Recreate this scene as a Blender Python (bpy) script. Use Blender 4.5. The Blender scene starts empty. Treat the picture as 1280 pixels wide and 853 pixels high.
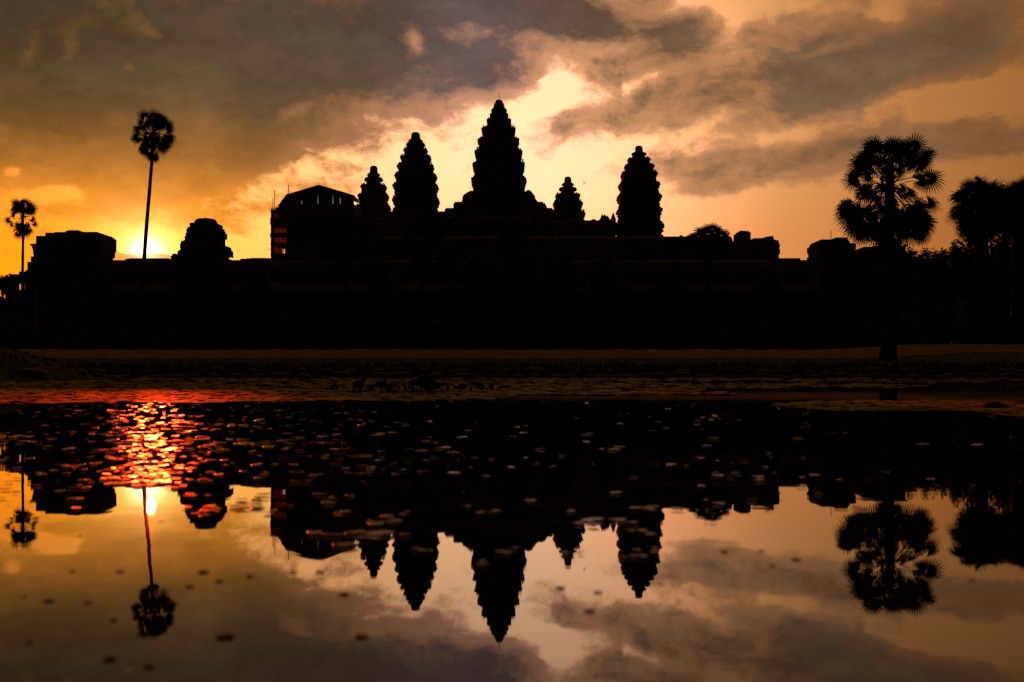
import bpy, bmesh, math, random
from mathutils import Vector, Matrix
C = bpy.context.scene
COL = C.collection
rad = math.radians
F = 1244.0           # focal length in photo pixels (35 mm lens on a 36 mm sensor)
HZ = 461.3           # horizon row of the photo
CAMZ = 0.75          # tripod height above the water

# ------------------------------------------------------------------ camera
cam_d = bpy.data.cameras.new('camera'); cam = bpy.data.objects.new('camera', cam_d); COL.objects.link(cam)
cam.location = (0, 0, CAMZ); cam.rotation_euler = (rad(90), 0, 0)
cam_d.lens = 35.0; cam_d.sensor_width = 36.0
cam_d.shift_y = (HZ - 426.5) / 1280.0
cam_d.clip_start = 0.1; cam_d.clip_end = 20000
cam_d.dof.use_dof = True; cam_d.dof.focus_distance = 170; cam_d.dof.aperture_fstop = 1.9
C.camera = cam
C.render.resolution_x = 1024; C.render.resolution_y = 682
C.view_settings.view_transform = 'Standard'; C.view_settings.look = 'None'
C.view_settings.gamma = 1; C.view_settings.use_curve_mapping = False
C.view_settings.exposure = 0
C.cycles.use_denoising = True
C.cycles.max_bounces = 8; C.cycles.transparent_max_bounces = 12
C.cycles.sample_clamp_indirect = 4

def ang(px, py):
    u = (px - 640) / F; v = (HZ - py) / F
    a = math.atan(u)
    return a, math.atan(v * math.cos(a))

SUN_A, SUN_E = ang(187, 304)
LAMP_E = SUN_E + rad(0.55)

# ------------------------------------------------------------------ sky
def lin(c):
    return tuple(((x/255)/12.92 if x/255 <= 0.04045 else ((x/255+0.055)/1.055)**2.4) for x in c)

class S:                                   # a socket with arithmetic
    nt = None
    def __init__(s, k): s.k = k
    @staticmethod
    def m(op, *a):
        n = S.nt.nodes.new('ShaderNodeMath'); n.operation = op
        for i, x in enumerate(a):
            if isinstance(x, S): S.nt.links.new(x.k, n.inputs[i])
            else: n.inputs[i].default_value = x
        return S(n.outputs[0])
    def __add__(s, o): return S.m('ADD', s, o)
    __radd__ = __add__
    def __mul__(s, o): return S.m('MULTIPLY', s, o)
    __rmul__ = __mul__
    def __sub__(s, o): return S.m('SUBTRACT', s, o)
    def __rsub__(s, o): return S.m('SUBTRACT', o, s)
    def __truediv__(s, o): return S.m('DIVIDE', s, o)

def sstep(x, a, b, o0=0.0, o1=1.0):
    n = S.nt.nodes.new('ShaderNodeMapRange'); n.interpolation_type = 'SMOOTHSTEP'
    S.nt.links.new(x.k, n.inputs[0])
    for i, v in zip((1, 2, 3, 4), (a, b, o0, o1)): n.inputs[i].default_value = v
    return S(n.outputs[0])
def ramp(x, x0, x1, stops):
    n = S.nt.nodes.new('ShaderNodeMapRange'); S.nt.links.new(x.k, n.inputs[0])
    n.inputs[1].default_value = x0; n.inputs[2].default_value = x1
    r = S.nt.nodes.new('ShaderNodeValToRGB'); S.nt.links.new(n.outputs[0], r.inputs[0])
    r.color_ramp.interpolation = 'LINEAR'
    els = r.color_ramp.elements
    while len(els) > 1: els.remove(els[-1])
    for i, (p, c) in enumerate(stops):
        q = (p - x0) / (x1 - x0)
        e = els[0] if i == 0 else els.new(q)
        e.position = q
        e.color = (*lin(c), 1)
    return S(r.outputs[0])
def noise(vec, scale, detail=6, rough=0.55, dist=0.0):
    n = S.nt.nodes.new('ShaderNodeTexNoise'); n.noise_dimensions = '3D'
    S.nt.links.new(vec.k, n.inputs['Vector'])
    n.inputs['Scale'].default_value = scale; n.inputs['Detail'].default_value = detail
    n.inputs['Roughness'].default_value = rough; n.inputs['Distortion'].default_value = dist
    return S(n.outputs[0])
def comb(x, y, z):
    n = S.nt.nodes.new('ShaderNodeCombineXYZ')
    for i, v in enumerate((x, y, z)):
        if isinstance(v, S): S.nt.links.new(v.k, n.inputs[i])
        else: n.inputs[i].default_value = v
    return S(n.outputs[0])
def mixc(f, a, b, mode='MIX'):
    n = S.nt.nodes.new('ShaderNodeMix'); n.data_type = 'RGBA'; n.blend_type = mode
    for i, v in ((0, f), (6, a), (7, b)):
        if isinstance(v, S): S.nt.links.new(v.k, n.inputs[i])
        else: n.inputs[i].default_value = v if i == 0 else (*v, 1)
    return S(n.outputs[2])
def scalec(c, f):                          # colour times a value
    n = S.nt.nodes.new('ShaderNodeVectorMath'); n.operation = 'SCALE'
    S.nt.links.new(c.k, n.inputs[0])
    if isinstance(f, S): S.nt.links.new(f.k, n.inputs['Scale'])
    else: n.inputs['Scale'].default_value = f
    return S(n.outputs[0])
def addc(a, b):
    n = S.nt.nodes.new('ShaderNodeVectorMath'); n.operation = 'ADD'
    S.nt.links.new(a.k, n.inputs[0]); S.nt.links.new(b.k, n.inputs[1])
    return S(n.outputs[0])
def constc(c):
    n = S.nt.nodes.new('ShaderNodeRGB'); n.outputs[0].default_value = (*c, 1); return S(n.outputs[0])

world = bpy.data.worlds.new('World'); C.world = world; world.use_nodes = True
S.nt = world.node_tree; S.nt.nodes.clear()
tc = S.nt.nodes.new('ShaderNodeTexCoord')
sp = S.nt.nodes.new('ShaderNodeSeparateXYZ'); S.nt.links.new(tc.outputs['Generated'], sp.inputs[0])
dx, dy, dz = (S(o) for o in sp.outputs)
A = S.m('ARCTAN2', dx, dy) * F             # azimuth and height of the view direction, in 1/1244 rad
E = S.m('ARCSINE', S.m('MINIMUM', S.m('MAXIMUM', dz, -1.0), 1.0)) * F
base_v = comb(A * 0.01, E * 0.016, 0.0)
w1 = noise(base_v, 0.75, 7, 0.62); w2 = noise(comb(A * 0.01, E * 0.014, 7.3), 0.75, 7, 0.62)
wA = A + (w1 - 0.5) * 60; wE = E + (w2 - 0.5) * 38

def blob(px, py, rx, ry, rot=0.0, w=1.0):  # one cloud bank: where it hangs, how far it spreads
    a, e = ang(px, py); a *= F; e *= F
    c, s = math.cos(rad(rot)), math.sin(rad(rot))
    X = wA - a; Y = wE - e
    p = X * (c / rx) + Y * (s / rx)
    q = X * (-s / ry) + Y * (c / ry)
    return S.m('EXPONENT', (p * p + q * q) * -1.0) * w
CLOUDS = [  # rot > 0 tilts up to the right
 (60, 40, 330, 110, 0, 1.0), (330, 40, 280, 85, 5, 1.0), (70, 150, 230, 62, -5, 0.95), (260, 150, 170, 60, 14, 0.7),
 (480, 70, 170, 46, 14, 0.75), (600, 95, 75, 34, 6, 0.75), (640, 20, 170, 34, -4, 0.6),
 (770, 30, 180, 40, -10, 0.75), (850, 80, 150, 50, 8, 0.6), (980, 75, 120, 45, 8, 0.7), (900, 140, 110, 26, 5, 0.3),
 (1060, 20, 60, 50, 0, 0.3), (820, 130, 110, 34, 12, 0.45), (700, 150, 60, 12, 8, 0.3), (930, 160, 90, 16, 14, 0.3), (1000, 110, 90, 26, 14, 0.5), (740, 85, 40, 30, 40, 0.4), (1190, 40, 95, 48, 10, 0.85), (1120, 80, 130, 30, 12, 0.7),
 (930, 212, 120, 26, 4, 0.62), (1020, 192, 110, 20, 2, 0.4), (890, 238, 70, 9, 6, 0.4), (1100, 110, 150, 22, 6, 0.25), (860, 215, 60, 22, -10, 0.25), (1090, 180, 130, 20, 4, 0.55), (1230, 182, 90, 16, 4, 0.75),
 (1130, 155, 110, 12, -5, 0.35), (700, 165, 90, 14, 6, 0.3), (120, 200, 180, 26, 6, 0.4), (170, 243, 62, 13, 10, 0.75), (255, 225, 60, 13, 22, 0.5), (330, 190, 60, 14, 26, 0.3),
 (120, 275, 330, 45, 0, 0.26), (75, 262, 45, 8, 6, 0.3), (330, 262, 90, 14, 16, 0.25), (640, -120, 1200, 80, 0, 0.9)]
HOLES = [(518, 52, 13, 11, 30, 1.05), (155, 83, 9, 8, 20, 0.85), (180, 38, 16, 18, 60, 0.55), (368, 137, 26, 9, 20, 0.6), (268, 210, 7, 7, 0, 0.8), (40, 55, 9, 22, -15, 0.7), (80, 60, 8, 20, -15, 0.55), (150, 130, 90, 8, 6, 0.5),
 (122, 213, 8, 9, 0, 0.55), (78, 240, 42, 10, 5, 0.6), (20, 210, 14, 8, 0, 0.85), (590, 35, 46, 13, 6, 0.6), (660, 45, 26, 9, -10, 0.4), (915, 25, 26, 44, -20, 0.6),
 (930, 68, 55, 16, 10, 0.5), (960, 112, 28, 12, 0, 0.4), (1110, 10, 26, 20, 0, 0.4), (700, 108, 48, 26, 24, 0.75), (775, 62, 40, 8, 0, 0.45), (830, 96, 40, 7, 10, 0.4), (785, 118, 9, 14, 0, 0.35), (905, 150, 60, 8, 14, 0.4), (855, 10, 50, 12, 10, 0.5), (1035, 62, 40, 8, 8, 0.4), (1010, 165, 60, 10, 6, 0.35), (1230, 110, 60, 14, 0, 0.4), (800, 108, 34, 8, 15, 0.3)]
dens = None
for b in CLOUDS:
    dens = blob(*b) if dens is None else dens + blob(*b)
for h in HOLES:
    dens = dens - blob(*h)
fb = noise(comb(wA * 0.01, wE * 0.02, 3.1), 0.9, 9, 0.62)
fb2 = noise(comb(wA * 0.01, wE * 0.016, 11.0), 2.6, 8, 0.62)
dens = dens + (fb - 0.5) * 1.3 + (fb2 - 0.5) * 1.15 + (noise(comb(wA * 0.01, wE * 0.014, 17.0), 7.5, 6, 0.6) - 0.5) * 0.4
cover = sstep(dens, 0.16, 0.64)
fb3 = noise(comb(wA * 0.01, wE * 0.022, 5.7), 1.0, 8, 0.6)
thick = sstep(dens * 0.85 + (fb3 - 0.5) * 1.7 + (fb2 - 0.5) * 0.7, 0.32, 1.3)

clear_hi = ramp(A, -660, 660, [(-650, (200, 130, 40)), (-420, (255, 195, 95)), (-240, (255, 208, 128)), (-110, (255, 224, 160)), (30, (255, 230, 175)),
                               (120, (255, 222, 162)), (230, (248, 190, 125)), (350, (225, 155, 92)), (480, (185, 122, 68)), (640, (150, 98, 50))])
clear_lo = ramp(A, -660, 660, [(-650, (255, 146, 8)), (-520, (255, 172, 24)), (-400, (255, 205, 70)), (-270, (255, 204, 104)), (-110, (255, 214, 140)),
                               (60, (255, 216, 150)), (170, (250, 190, 125)), (300, (232, 150, 84)), (470, (190, 116, 56)), (640, (130, 76, 30))])
clear = mixc(sstep(E, 130, 260), clear_lo, clear_hi)
hot = ramp(A, -660, 660, [(-650, (255, 255, 255)), (180, (255, 255, 255)), (330, (0, 0, 0)), (640, (0, 0, 0))])   # over-exposed part of the afterglow
clear = mixc(hot, clear, (1.55, 1.1, 1.14), 'MULTIPLY')
cl_dark = ramp(A, -660, 660, [(-650, (64, 53, 36)), (-400, (80, 64, 45)), (-200, (86, 70, 56)), (-40, (102, 84, 82)), (90, (98, 76, 60)), (200, (112, 85, 62)),
                              (400, (112, 84, 59)), (640, (92, 67, 43))])
cl_lit = ramp(A, -660, 660, [(-650, (112, 82, 40)), (-420, (150, 102, 50)), (-200, (176, 120, 80)), (-40, (222, 158, 124)), (100, (228, 162, 114)),
                             (300, (200, 138, 90)), (480, (148, 100, 64)), (640, (118, 78, 45))])
# low cloud near the sun burns orange
a0, e0 = SUN_A * F, SUN_E * F
sxx = (A - a0) * (1 / 270.0); syy = (E - e0 - 38) * (1 / 52.0)
near_sun = S.m('EXPONENT', (sxx * sxx + syy * syy) * -1.0)
cl_dark = mixc(near_sun * 0.95, cl_dark, lin((255, 142, 22)))
nx = (A - a0) * (1 / 430.0); ny = (E - e0 - 78) * (1 / 80.0)
cl_dark = mixc(S.m('EXPONENT', (nx * nx + ny * ny) * -1.0) * 0.5, cl_dark, lin((178, 116, 44)))
cl_lit = mixc(near_sun * 0.95, cl_lit, lin((250, 150, 34)))
cloud = mixc(thick, cl_lit, cl_dark)
bright = (fb2 - 0.5) * 0.8 + (fb3 - 0.5) * 1.5 + 1.0
cloud = scalec(cloud, bright)
sky = mixc(cover, clear, cloud)
# glare round the sun
gx = A - a0 + 3; gy = E - e0 + 12
g2 = gx * gx + gy * gy
glow1 = S.m('EXPONENT', g2 * (-1 / 16.0**2)); glow2 = S.m('EXPONENT', g2 * (-1 / 50.0**2))
sky = addc(sky, scalec(constc((1.0, 0.86, 0.52)), glow1 * 3.4 ))
sky = addc(sky, scalec(constc((1.25, 0.66, 0.2)), glow2 * 0.8))
# a low bank of small cumulus heads just above the roofs, left of the sun
hn = noise(comb(A * 0.03, 0.0, 0.0), 1.6, 4, 0.6)
top = S.m('EXPONENT', (A + 490) * (A + 490) * (-1 / 16.0**2)) * 9.0 + S.m('EXPONENT', (A + 425) * (A + 425) * (-1 / 45.0**2)) * 4.0 + (hn - 0.5) * 9.0 + 131.0
band = sstep(top - E, -1.2, 1.2) * sstep(S.m('ABSOLUTE', A + 455), 40, 75, 1.0, 0.0)
sky = mixc(band * 0.8, sky, lin((235, 150, 45)))
# away from the afterglow the overcast is dark: overhead, the sides and the west
up = sstep(E, 330, 760, 1.0, 0.2)
side = sstep(S.m('ABSOLUTE', A), 660, 1400, 1.0, 0.02)
sky = scalec(sky, up * side)
ns = S.nt.nodes.new('ShaderNodeTexSky'); ns.sky_type = 'NISHITA'; ns.sun_disc = False
ns.sun_elevation = LAMP_E; ns.sun_rotation = SUN_A; ns.dust_density = 3.0; ns.air_density = 1.5
nish = S(ns.outputs[0])
bg1 = S.nt.nodes.new('ShaderNodeBackground'); S.nt.links.new(sky.k, bg1.inputs[0]); bg1.inputs[1].default_value = 1.0
bg2 = S.nt.nodes.new('ShaderNodeBackground'); S.nt.links.new(nish.k, bg2.inputs[0]); bg2.inputs[1].default_value = 0.0005
ad = S.nt.nodes.new('ShaderNodeAddShader'); out = S.nt.nodes.new('ShaderNodeOutputWorld')
S.nt.links.new(bg1.outputs[0], ad.inputs[0]); S.nt.links.new(bg2.outputs[0], ad.inputs[1]); S.nt.links.new(ad.outputs[0], out.inputs[0])
world.cycles.sampling_method = 'MANUAL'; world.cycles.sample_map_resolution = 512

# ------------------------------------------------------------------ sun
sd = bpy.data.lights.new('sun', 'SUN'); sd.energy = 2.0; sd.angle = rad(0.6); sd.color = (1.0, 0.045, 0.008)
sun = bpy.data.objects.new('sun', sd); COL.objects.link(sun); sun.location = (-60, 160, 60)
sv = Vector((math.sin(SUN_A) * math.cos(LAMP_E), math.cos(SUN_A) * math.cos(LAMP_E), math.sin(LAMP_E)))
sun.rotation_euler = (-sv).to_track_quat('-Z', 'Y').to_euler()

# ------------------------------------------------------------------ helpers
rng = random.Random(11)
def U(a, b): return rng.uniform(a, b)

class MB:                                  # a mesh being collected
    def __init__(s): s.v = []; s.f = []
    def add(s, vs, fs):
        b = len(s.v); s.v += [tuple(v) for v in vs]; s.f += [tuple(i + b for i in f) for f in fs]
    def box(s, x0, x1, y0, y1, z0, z1, j=0.0):
        vs = [(x, y, z) for z in (z0, z1) for (x, y) in ((x0, y0), (x1, y0), (x1, y1), (x0, y1))]
        if j: vs = [(x + U(-j, j), y + U(-j, j), z + U(-j, j)) for x, y, z in vs]
        s.add(vs, [(3, 2, 1, 0), (4, 5, 6, 7), (0, 1, 5, 4), (1, 2, 6, 5), (2, 3, 7, 6), (3, 0, 4, 7)])
    def rings(s, rings, cap=True):         # a list of equally long closed rings, bottom to top
        n = len(rings[0]); fs = []
        for k in range(len(rings) - 1):
            for i in range(n):
                j = (i + 1) % n
                fs.append((k * n + i, k * n + j, (k + 1) * n + j, (k + 1) * n + i))
        if cap:
            fs.append(tuple(range(n - 1, -1, -1))); fs.append(tuple((len(rings) - 1) * n + i for i in range(n)))
        s.add([p for r in rings for p in r], fs)
    def tube(s, pts, rr, n=8, cap=True):   # tapered tube along points
        pts = [Vector(p) for p in pts]; rs = []
        for i, p in enumerate(pts):
            d = (pts[min(i + 1, len(pts) - 1)] - pts[max(i - 1, 0)]).normalized()
            a = d.orthogonal().normalized() if abs(d.z) < .9 else (Vector((1, 0, 0)) - d * d.x).normalized()
            b = d.cross(a)
            r = rr[i] if isinstance(rr, (list, tuple)) else rr
            rs.append([p + (a * math.cos(t) + b * math.sin(t)) * r for t in (2 * math.pi * k / n for k in range(n))])
        s.rings(rs, cap)
    def prism_x(s, prof, x0, x1):          # profile of (y, z) pushed along x
        n = len(prof)
        s.add([(x0, y, z) for y, z in prof] + [(x1, y, z) for y, z in prof],
              [(i, (i + 1) % n, n + (i + 1) % n, n + i) for i in range(n)] + [tuple(range(n - 1, -1, -1)), tuple(range(n, 2 * n))])
    def prism_y(s, prof, y0, y1):          # profile of (x, z) pushed along y
        n = len(prof)
        s.add([(x, y0, z) for x, z in prof] + [(x, y1, z) for x, z in prof],
              [(i, n + i, n + (i + 1) % n, (i + 1) % n) for i in range(n)] + [tuple(range(n)), tuple(range(2 * n - 1, n - 1, -1))])
    def mesh(s, name, m, smooth=False):
        me = bpy.data.meshes.new(name); me.from_pydata(s.v, [], s.f); me.update()
        if m: me.materials.append(m)
        bm = bmesh.new(); bm.from_mesh(me); bmesh.ops.recalc_face_normals(bm, faces=bm.faces); bm.to_mesh(me); bm.free()
        if smooth: me.polygons.foreach_set('use_smooth', [True] * len(me.polygons))
        return me
    def build(s, name, m, parent=None, smooth=False, loc=None):
        o = bpy.data.objects.new(name, s.mesh(name, m, smooth)); COL.objects.link(o)
        if parent is not None: o.parent = parent
        if loc is not None: o.location = loc
        return o

def tag(o, label, cat, group=None):
    o['label'] = label; o['category'] = cat
    if group: o['group'] = group
    return o
def thing(name, loc, label, cat, group=None, rz=0):
    o = bpy.data.objects.new(name, None); COL.objects.link(o); o.location = loc; o.rotation_euler = (0, 0, rz)
    o.empty_display_size = 0.5
    return tag(o, label, cat, group)
def struct(o, kind='structure'):
    o['kind'] = kind; return o
def copy_tree(o, parent=None):
    c = o.copy(); COL.objects.link(c)
    if parent is not None: c.parent = parent
    for ch in list(o.children): copy_tree(ch, c)
    return c
def PX(px, D): return (px - 640) / F * D
def PZ(py, D): return CAMZ + (HZ - py) / F * D
def PW(w, D): return w / F * D

# ------------------------------------------------------------------ materials
def mat(name): 
    m = bpy.data.materials.new(name); m.use_nodes = True
    return m, m.node_tree, m.node_tree.nodes['Principled BSDF']
def noise_mat(name, c0, c1, scale, rough=0.9, bump=0.0, bscale=None, stretch=(1, 1, 1), spec=0.3, detail=6):
    m, nt, b = mat(name)
    t = nt.nodes.new('ShaderNodeTexCoord'); mp = nt.nodes.new('ShaderNodeMapping'); mp.inputs['Scale'].default_value = stretch
    nt.links.new(t.outputs['Object'], mp.inputs[0])
    n = nt.nodes.new('ShaderNodeTexNoise'); n.inputs['Scale'].default_value = scale; n.inputs['Detail'].default_value = detail
    nt.links.new(mp.outputs[0], n.inputs['Vector'])
    r = nt.nodes.new('ShaderNodeValToRGB'); r.color_ramp.elements[0].position = .3; r.color_ramp.elements[1].position = .7
    r.color_ramp.elements[0].color = (*c0, 1); r.color_ramp.elements[1].color = (*c1, 1)
    nt.links.new(n.outputs[0], r.inputs[0]); nt.links.new(r.outputs[0], b.inputs['Base Color'])
    b.inputs['Roughness'].default_value = rough; b.inputs['Specular IOR Level'].default_value = spec
    if bump:
        n2 = nt.nodes.new('ShaderNodeTexNoise'); n2.inputs['Scale'].default_value = bscale or scale * 4; n2.inputs['Detail'].default_value = 6
        nt.links.new(mp.outputs[0], n2.inputs['Vector'])
        bp = nt.nodes.new('ShaderNodeBump'); bp.inputs['Strength'].default_value = 1.0; bp.inputs['Distance'].default_value = bump
        nt.links.new(n2.outputs[0], bp.inputs['Height']); nt.links.new(bp.outputs[0], b.inputs['Normal'])
    return m
def masonry(name, c0, c1, bw=1.1, bh=0.45):
    m, nt, b = mat(name)
    t = nt.nodes.new('ShaderNodeTexCoord'); s = nt.nodes.new('ShaderNodeSeparateXYZ'); nt.links.new(t.outputs['Object'], s.inputs[0])
    ax = nt.nodes.new('ShaderNodeMath'); nt.links.new(s.outputs[0], ax.inputs[0]); nt.links.new(s.outputs[1], ax.inputs[1])
    cb = nt.nodes.new('ShaderNodeCombineXYZ'); nt.links.new(ax.outputs[0], cb.inputs[0]); nt.links.new(s.outputs[2], cb.inputs[1])
    br = nt.nodes.new('ShaderNodeTexBrick'); nt.links.new(cb.outputs[0], br.inputs['Vector'])
    br.inputs['Scale'].default_value = 1.0; br.inputs['Brick Width'].default_value = bw; br.inputs['Row Height'].default_value = bh
    br.inputs['Mortar Size'].default_value = 0.03; br.inputs['Color1'].default_value = (.75, .75, .75, 1); br.inputs['Color2'].default_value = (1, 1, 1, 1)
    br.inputs['Mortar'].default_value = (.35, .35, .35, 1)
    n = nt.nodes.new('ShaderNodeTexNoise'); n.inputs['Scale'].default_value = .35; n.inputs['Detail'].default_value = 9; n.inputs['Roughness'].default_value = .65
    nt.links.new(t.outputs['Object'], n.inputs['Vector'])
    r = nt.nodes.new('ShaderNodeValToRGB'); r.color_ramp.elements[0].position = .35; r.color_ramp.elements[1].position = .68
    r.color_ramp.elements[0].color = (*c0, 1); r.color_ramp.elements[1].color = (*c1, 1); nt.links.new(n.outputs[0], r.inputs[0])
    mx = nt.nodes.new('ShaderNodeMix'); mx.data_type = 'RGBA'; mx.blend_type = 'MULTIPLY'; mx.inputs[0].default_value = 1
    nt.links.new(r.outputs[0], mx.inputs[6]); nt.links.new(br.outputs[0], mx.inputs[7]); nt.links.new(mx.outputs[2], b.inputs['Base Color'])
    bp = nt.nodes.new('ShaderNodeBump'); bp.inputs['Distance'].default_value = .12; bp.inputs['Strength'].default_value = .8
    n2 = nt.nodes.new('ShaderNodeTexNoise'); n2.inputs['Scale'].default_value = 2.2; n2.inputs['Detail'].default_value = 8; nt.links.new(t.outputs['Object'], n2.inputs['Vector'])
    ad = nt.nodes.new('ShaderNodeMath'); nt.links.new(br.outputs[0], ad.inputs[0]); nt.links.new(n2.outputs[0], ad.inputs[1])
    nt.links.new(ad.outputs[0], bp.inputs['Height']); nt.links.new(bp.outputs[0], b.inputs['Normal'])
    b.inputs['Roughness'].default_value = .95; b.inputs['Specular IOR Level'].default_value = .15
    return m

M = {}
M['stone'] = masonry('weathered_sandstone', (.05, .043, .036), (.2, .165, .125))
M['stone_warm'] = masonry('pale_sandstone', (.1, .08, .055), (.3, .24, .16))
M['rock'] = noise_mat('bank_rock', (.1, .08, .06), (.38, .3, .21), 1.6, .9, .05, 5)
M['leaf'] = noise_mat('palm_leaf', (.025, .04, .014), (.06, .085, .03), 1.2, .65, 0, spec=.3)
M['dry_leaf'] = noise_mat('dry_palm_leaf', (.07, .05, .03), (.14, .1, .06), 1.2, .8, 0, spec=.2)
M['foliage'] = noise_mat('tree_foliage', (.022, .038, .014), (.055, .08, .03), .8, .7, 0, spec=.25)
M['bark'] = noise_mat('palm_bark', (.018, .015, .012), (.06, .05, .04), 1.5, .95, .04, 6, stretch=(1, 1, 4), spec=.15)
M['scaffold'] = noise_mat('rusty_scaffold', (.07, .05, .04), (.18, .14, .1), 3, .7, 0)
M['sheet'] = noise_mat('dark_roof_sheet', (.04, .038, .036), (.09, .08, .07), .7, .6, .01, 6, stretch=(6, 1, 1))
M['feather'] = noise_mat('dark_feather', (.02, .02, .02), (.05, .045, .04), 20, .8)
M['grass'] = noise_mat('grass_blade', (.025, .04, .01), (.07, .08, .025), .6, .8, 0, spec=.2)
M['aquatic'] = noise_mat('water_plant_leaf', (.02, .04, .015), (.05, .075, .025), 3, .55, 0, spec=.4)
M['aquatic_dry'] = noise_mat('withered_lotus_leaf', (.06, .03, .02), (.12, .06, .035), 3, .7, 0, spec=.3)
M['red_petal'] = noise_mat('red_petal', (.45, .02, .02), (.6, .05, .04), 8, .5)
M['white_petal'] = noise_mat('white_petal', (.7, .68, .62), (.8, .78, .72), 8, .5)
# netting hung on the scaffold lets the low sun through
m, nt, b = mat('scaffold_netting')
n = nt.nodes.new('ShaderNodeTexNoise'); n.inputs['Scale'].default_value = .7; n.inputs['Detail'].default_value = 5
t = nt.nodes.new('ShaderNodeTexCoord'); nt.links.new(t.outputs['Object'], n.inputs['Vector'])
r = nt.nodes.new('ShaderNodeValToRGB'); r.color_ramp.elements[0].color = (.1, .034, .008, 1); r.color_ramp.elements[1].color = (.22, .085, .024, 1)
r.color_ramp.elements[0].position = .35; r.color_ramp.elements[1].position = .65
nt.links.new(n.outputs[0], r.inputs[0])
tl = nt.nodes.new('ShaderNodeBsdfTranslucent'); nt.links.new(r.outputs[0], tl.inputs[0])
tp = nt.nodes.new('ShaderNodeBsdfTransparent'); tp.inputs[0].default_value = (.07, .026, .008, 1)
mx = nt.nodes.new('ShaderNodeMixShader'); mx.inputs[0].default_value = .5
nt.links.new(tl.outputs[0], mx.inputs[1]); nt.links.new(tp.outputs[0], mx.inputs[2]); nt.links.new(mx.outputs[0], nt.nodes['Material Output'].inputs[0])
M['net'] = m
# lily pads: waxy, catching the sky at a grazing angle
def pad_mat(name, c0, c1, rough):
    m, nt, b = mat(name)
    t = nt.nodes.new('ShaderNodeTexCoord'); oi = nt.nodes.new('ShaderNodeObjectInfo')
    n = nt.nodes.new('ShaderNodeTexNoise'); n.inputs['Scale'].default_value = 5; n.inputs['Detail'].default_value = 4; nt.links.new(t.outputs['Object'], n.inputs['Vector'])
    ad = nt.nodes.new('ShaderNodeMath'); ad.operation = 'MULTIPLY_ADD'; ad.inputs[1].default_value = .6
    nt.links.new(oi.outputs['Random'], ad.inputs[0]); 
    s_ = nt.nodes.new('ShaderNodeMath'); s_.operation = 'SUBTRACT'; s_.inputs[1].default_value = .3; nt.links.new(n.outputs[0], s_.inputs[0]); nt.links.new(s_.outputs[0], ad.inputs[2])
    r = nt.nodes.new('ShaderNodeValToRGB'); r.color_ramp.elements[0].position = .1; r.color_ramp.elements[1].position = .75
    r.color_ramp.elements[0].color = (*c0, 1); r.color_ramp.elements[1].color = (*c1, 1)
    nt.links.new(ad.outputs[0], r.inputs[0]); nt.links.new(r.outputs[0], b.inputs['Base Color'])
    b.inputs['Roughness'].default_value = rough; b.inputs['IOR'].default_value = 1.22
    return m
M['pad'] = pad_mat('lily_pad_leaf', (.02, .03, .01), (.08, .04, .014), .22)
M['pad_near'] = pad_mat('wet_brown_pad', (.04, .03, .012), (.2, .11, .04), .55); M['pad_near'].node_tree.nodes['Principled BSDF'].inputs['Specular IOR Level'].default_value = 0.0
M['mat'] = pad_mat('floating_leaf_mat', (.19, .18, .012), (.38, .3, .03), .6); M['mat'].node_tree.nodes['Principled BSDF'].inputs['Specular IOR Level'].default_value = .22

# ------------------------------------------------------------------ ground, water, path
def smooth(t): t = max(0, min(1, t)); return t * t * (3 - 2 * t)
def wob(x): return 1.1 * math.sin(x * .13 + 1) + .6 * math.sin(x * .41) + .3 * math.sin(x * 1.07 + 2)
def ground_h(x, y):
    yb = 87.0 + wob(x) * .7
    if y < yb: h = -.7
    else: h = -.7
    t = y - yb
    h = -.7 + 1.75 * smooth((t + .6) / 2.2)
    if t > 1.6: h += (min(y, 114) - yb - 1.6) / (114 - 88.6) * .74
    if y > 114: h += 1.62 * smooth((y - 114) / 23.0)
    # right hand lawn swells a little
    h += .7 * smooth((x - 42) / 14.0) * smooth((y - 96) / 20.0)
    # promontory on the left shore
    g = math.exp(-((x + 36) / 7.5) ** 2 - ((y - 64) / 9.0) ** 2) * 3.3
    if g > .05: h = max(h, -.7 + g + .12 * math.sin(x * 1.7) * math.sin(y * 1.3))
    # the pond's own sides and the near shore where the tripod stands
    h = max(h, -.7 + 1.7 * smooth((abs(x) - 68) / 5.0))
    h = max(h, -.7 + 1.0 * smooth((1.0 - y) / 1.6))
    if h > 0.3: h += .05 * math.sin(x * .9 + y * .31) * math.sin(y * .7 - x * .2)
    return h
def axis(parts):
    out = []
    for a, b, s in parts:
        k = int(round((b - a) / s)); out += [a + (b - a) * i / k for i in range(k)]
    return out + [parts[-1][1]]
def sheet(name, m, xs, ys, hf):
    n = len(xs)
    vs = [(x, y, hf(x, y)) for y in ys for x in xs]
    fs = [(j * n + i, j * n + i + 1, (j + 1) * n + i + 1, (j + 1) * n + i) for j in range(len(ys) - 1) for i in range(n - 1)]
    me = bpy.data.meshes.new(name); me.from_pydata(vs, [], fs); me.materials.append(m)
    me.polygons.foreach_set('use_smooth', [True] * len(fs)); me.update()
    o = bpy.data.objects.new(name, me); COL.objects.link(o); return struct(o)
M['ground'] = noise_mat('lawn', (.04, .062, .012), (.1, .105, .03), .35, .95, .06, 9, spec=.1)
M['path'] = noise_mat('dirt_path', (.22, .135, .06), (.38, .25, .11), .5, .95, .03, 7, spec=.1)
sheet('ground', M['ground'], axis([(-6000, -600, 600), (-600, -80, 40), (-80, 80, .8), (80, 600, 40), (600, 6000, 600)]),
      axis([(-400, -8, 28), (-8, 8, 1.0), (8, 44, 6), (44, 142, .7), (142, 400, 12), (400, 9000, 430)]), ground_h)
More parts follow.
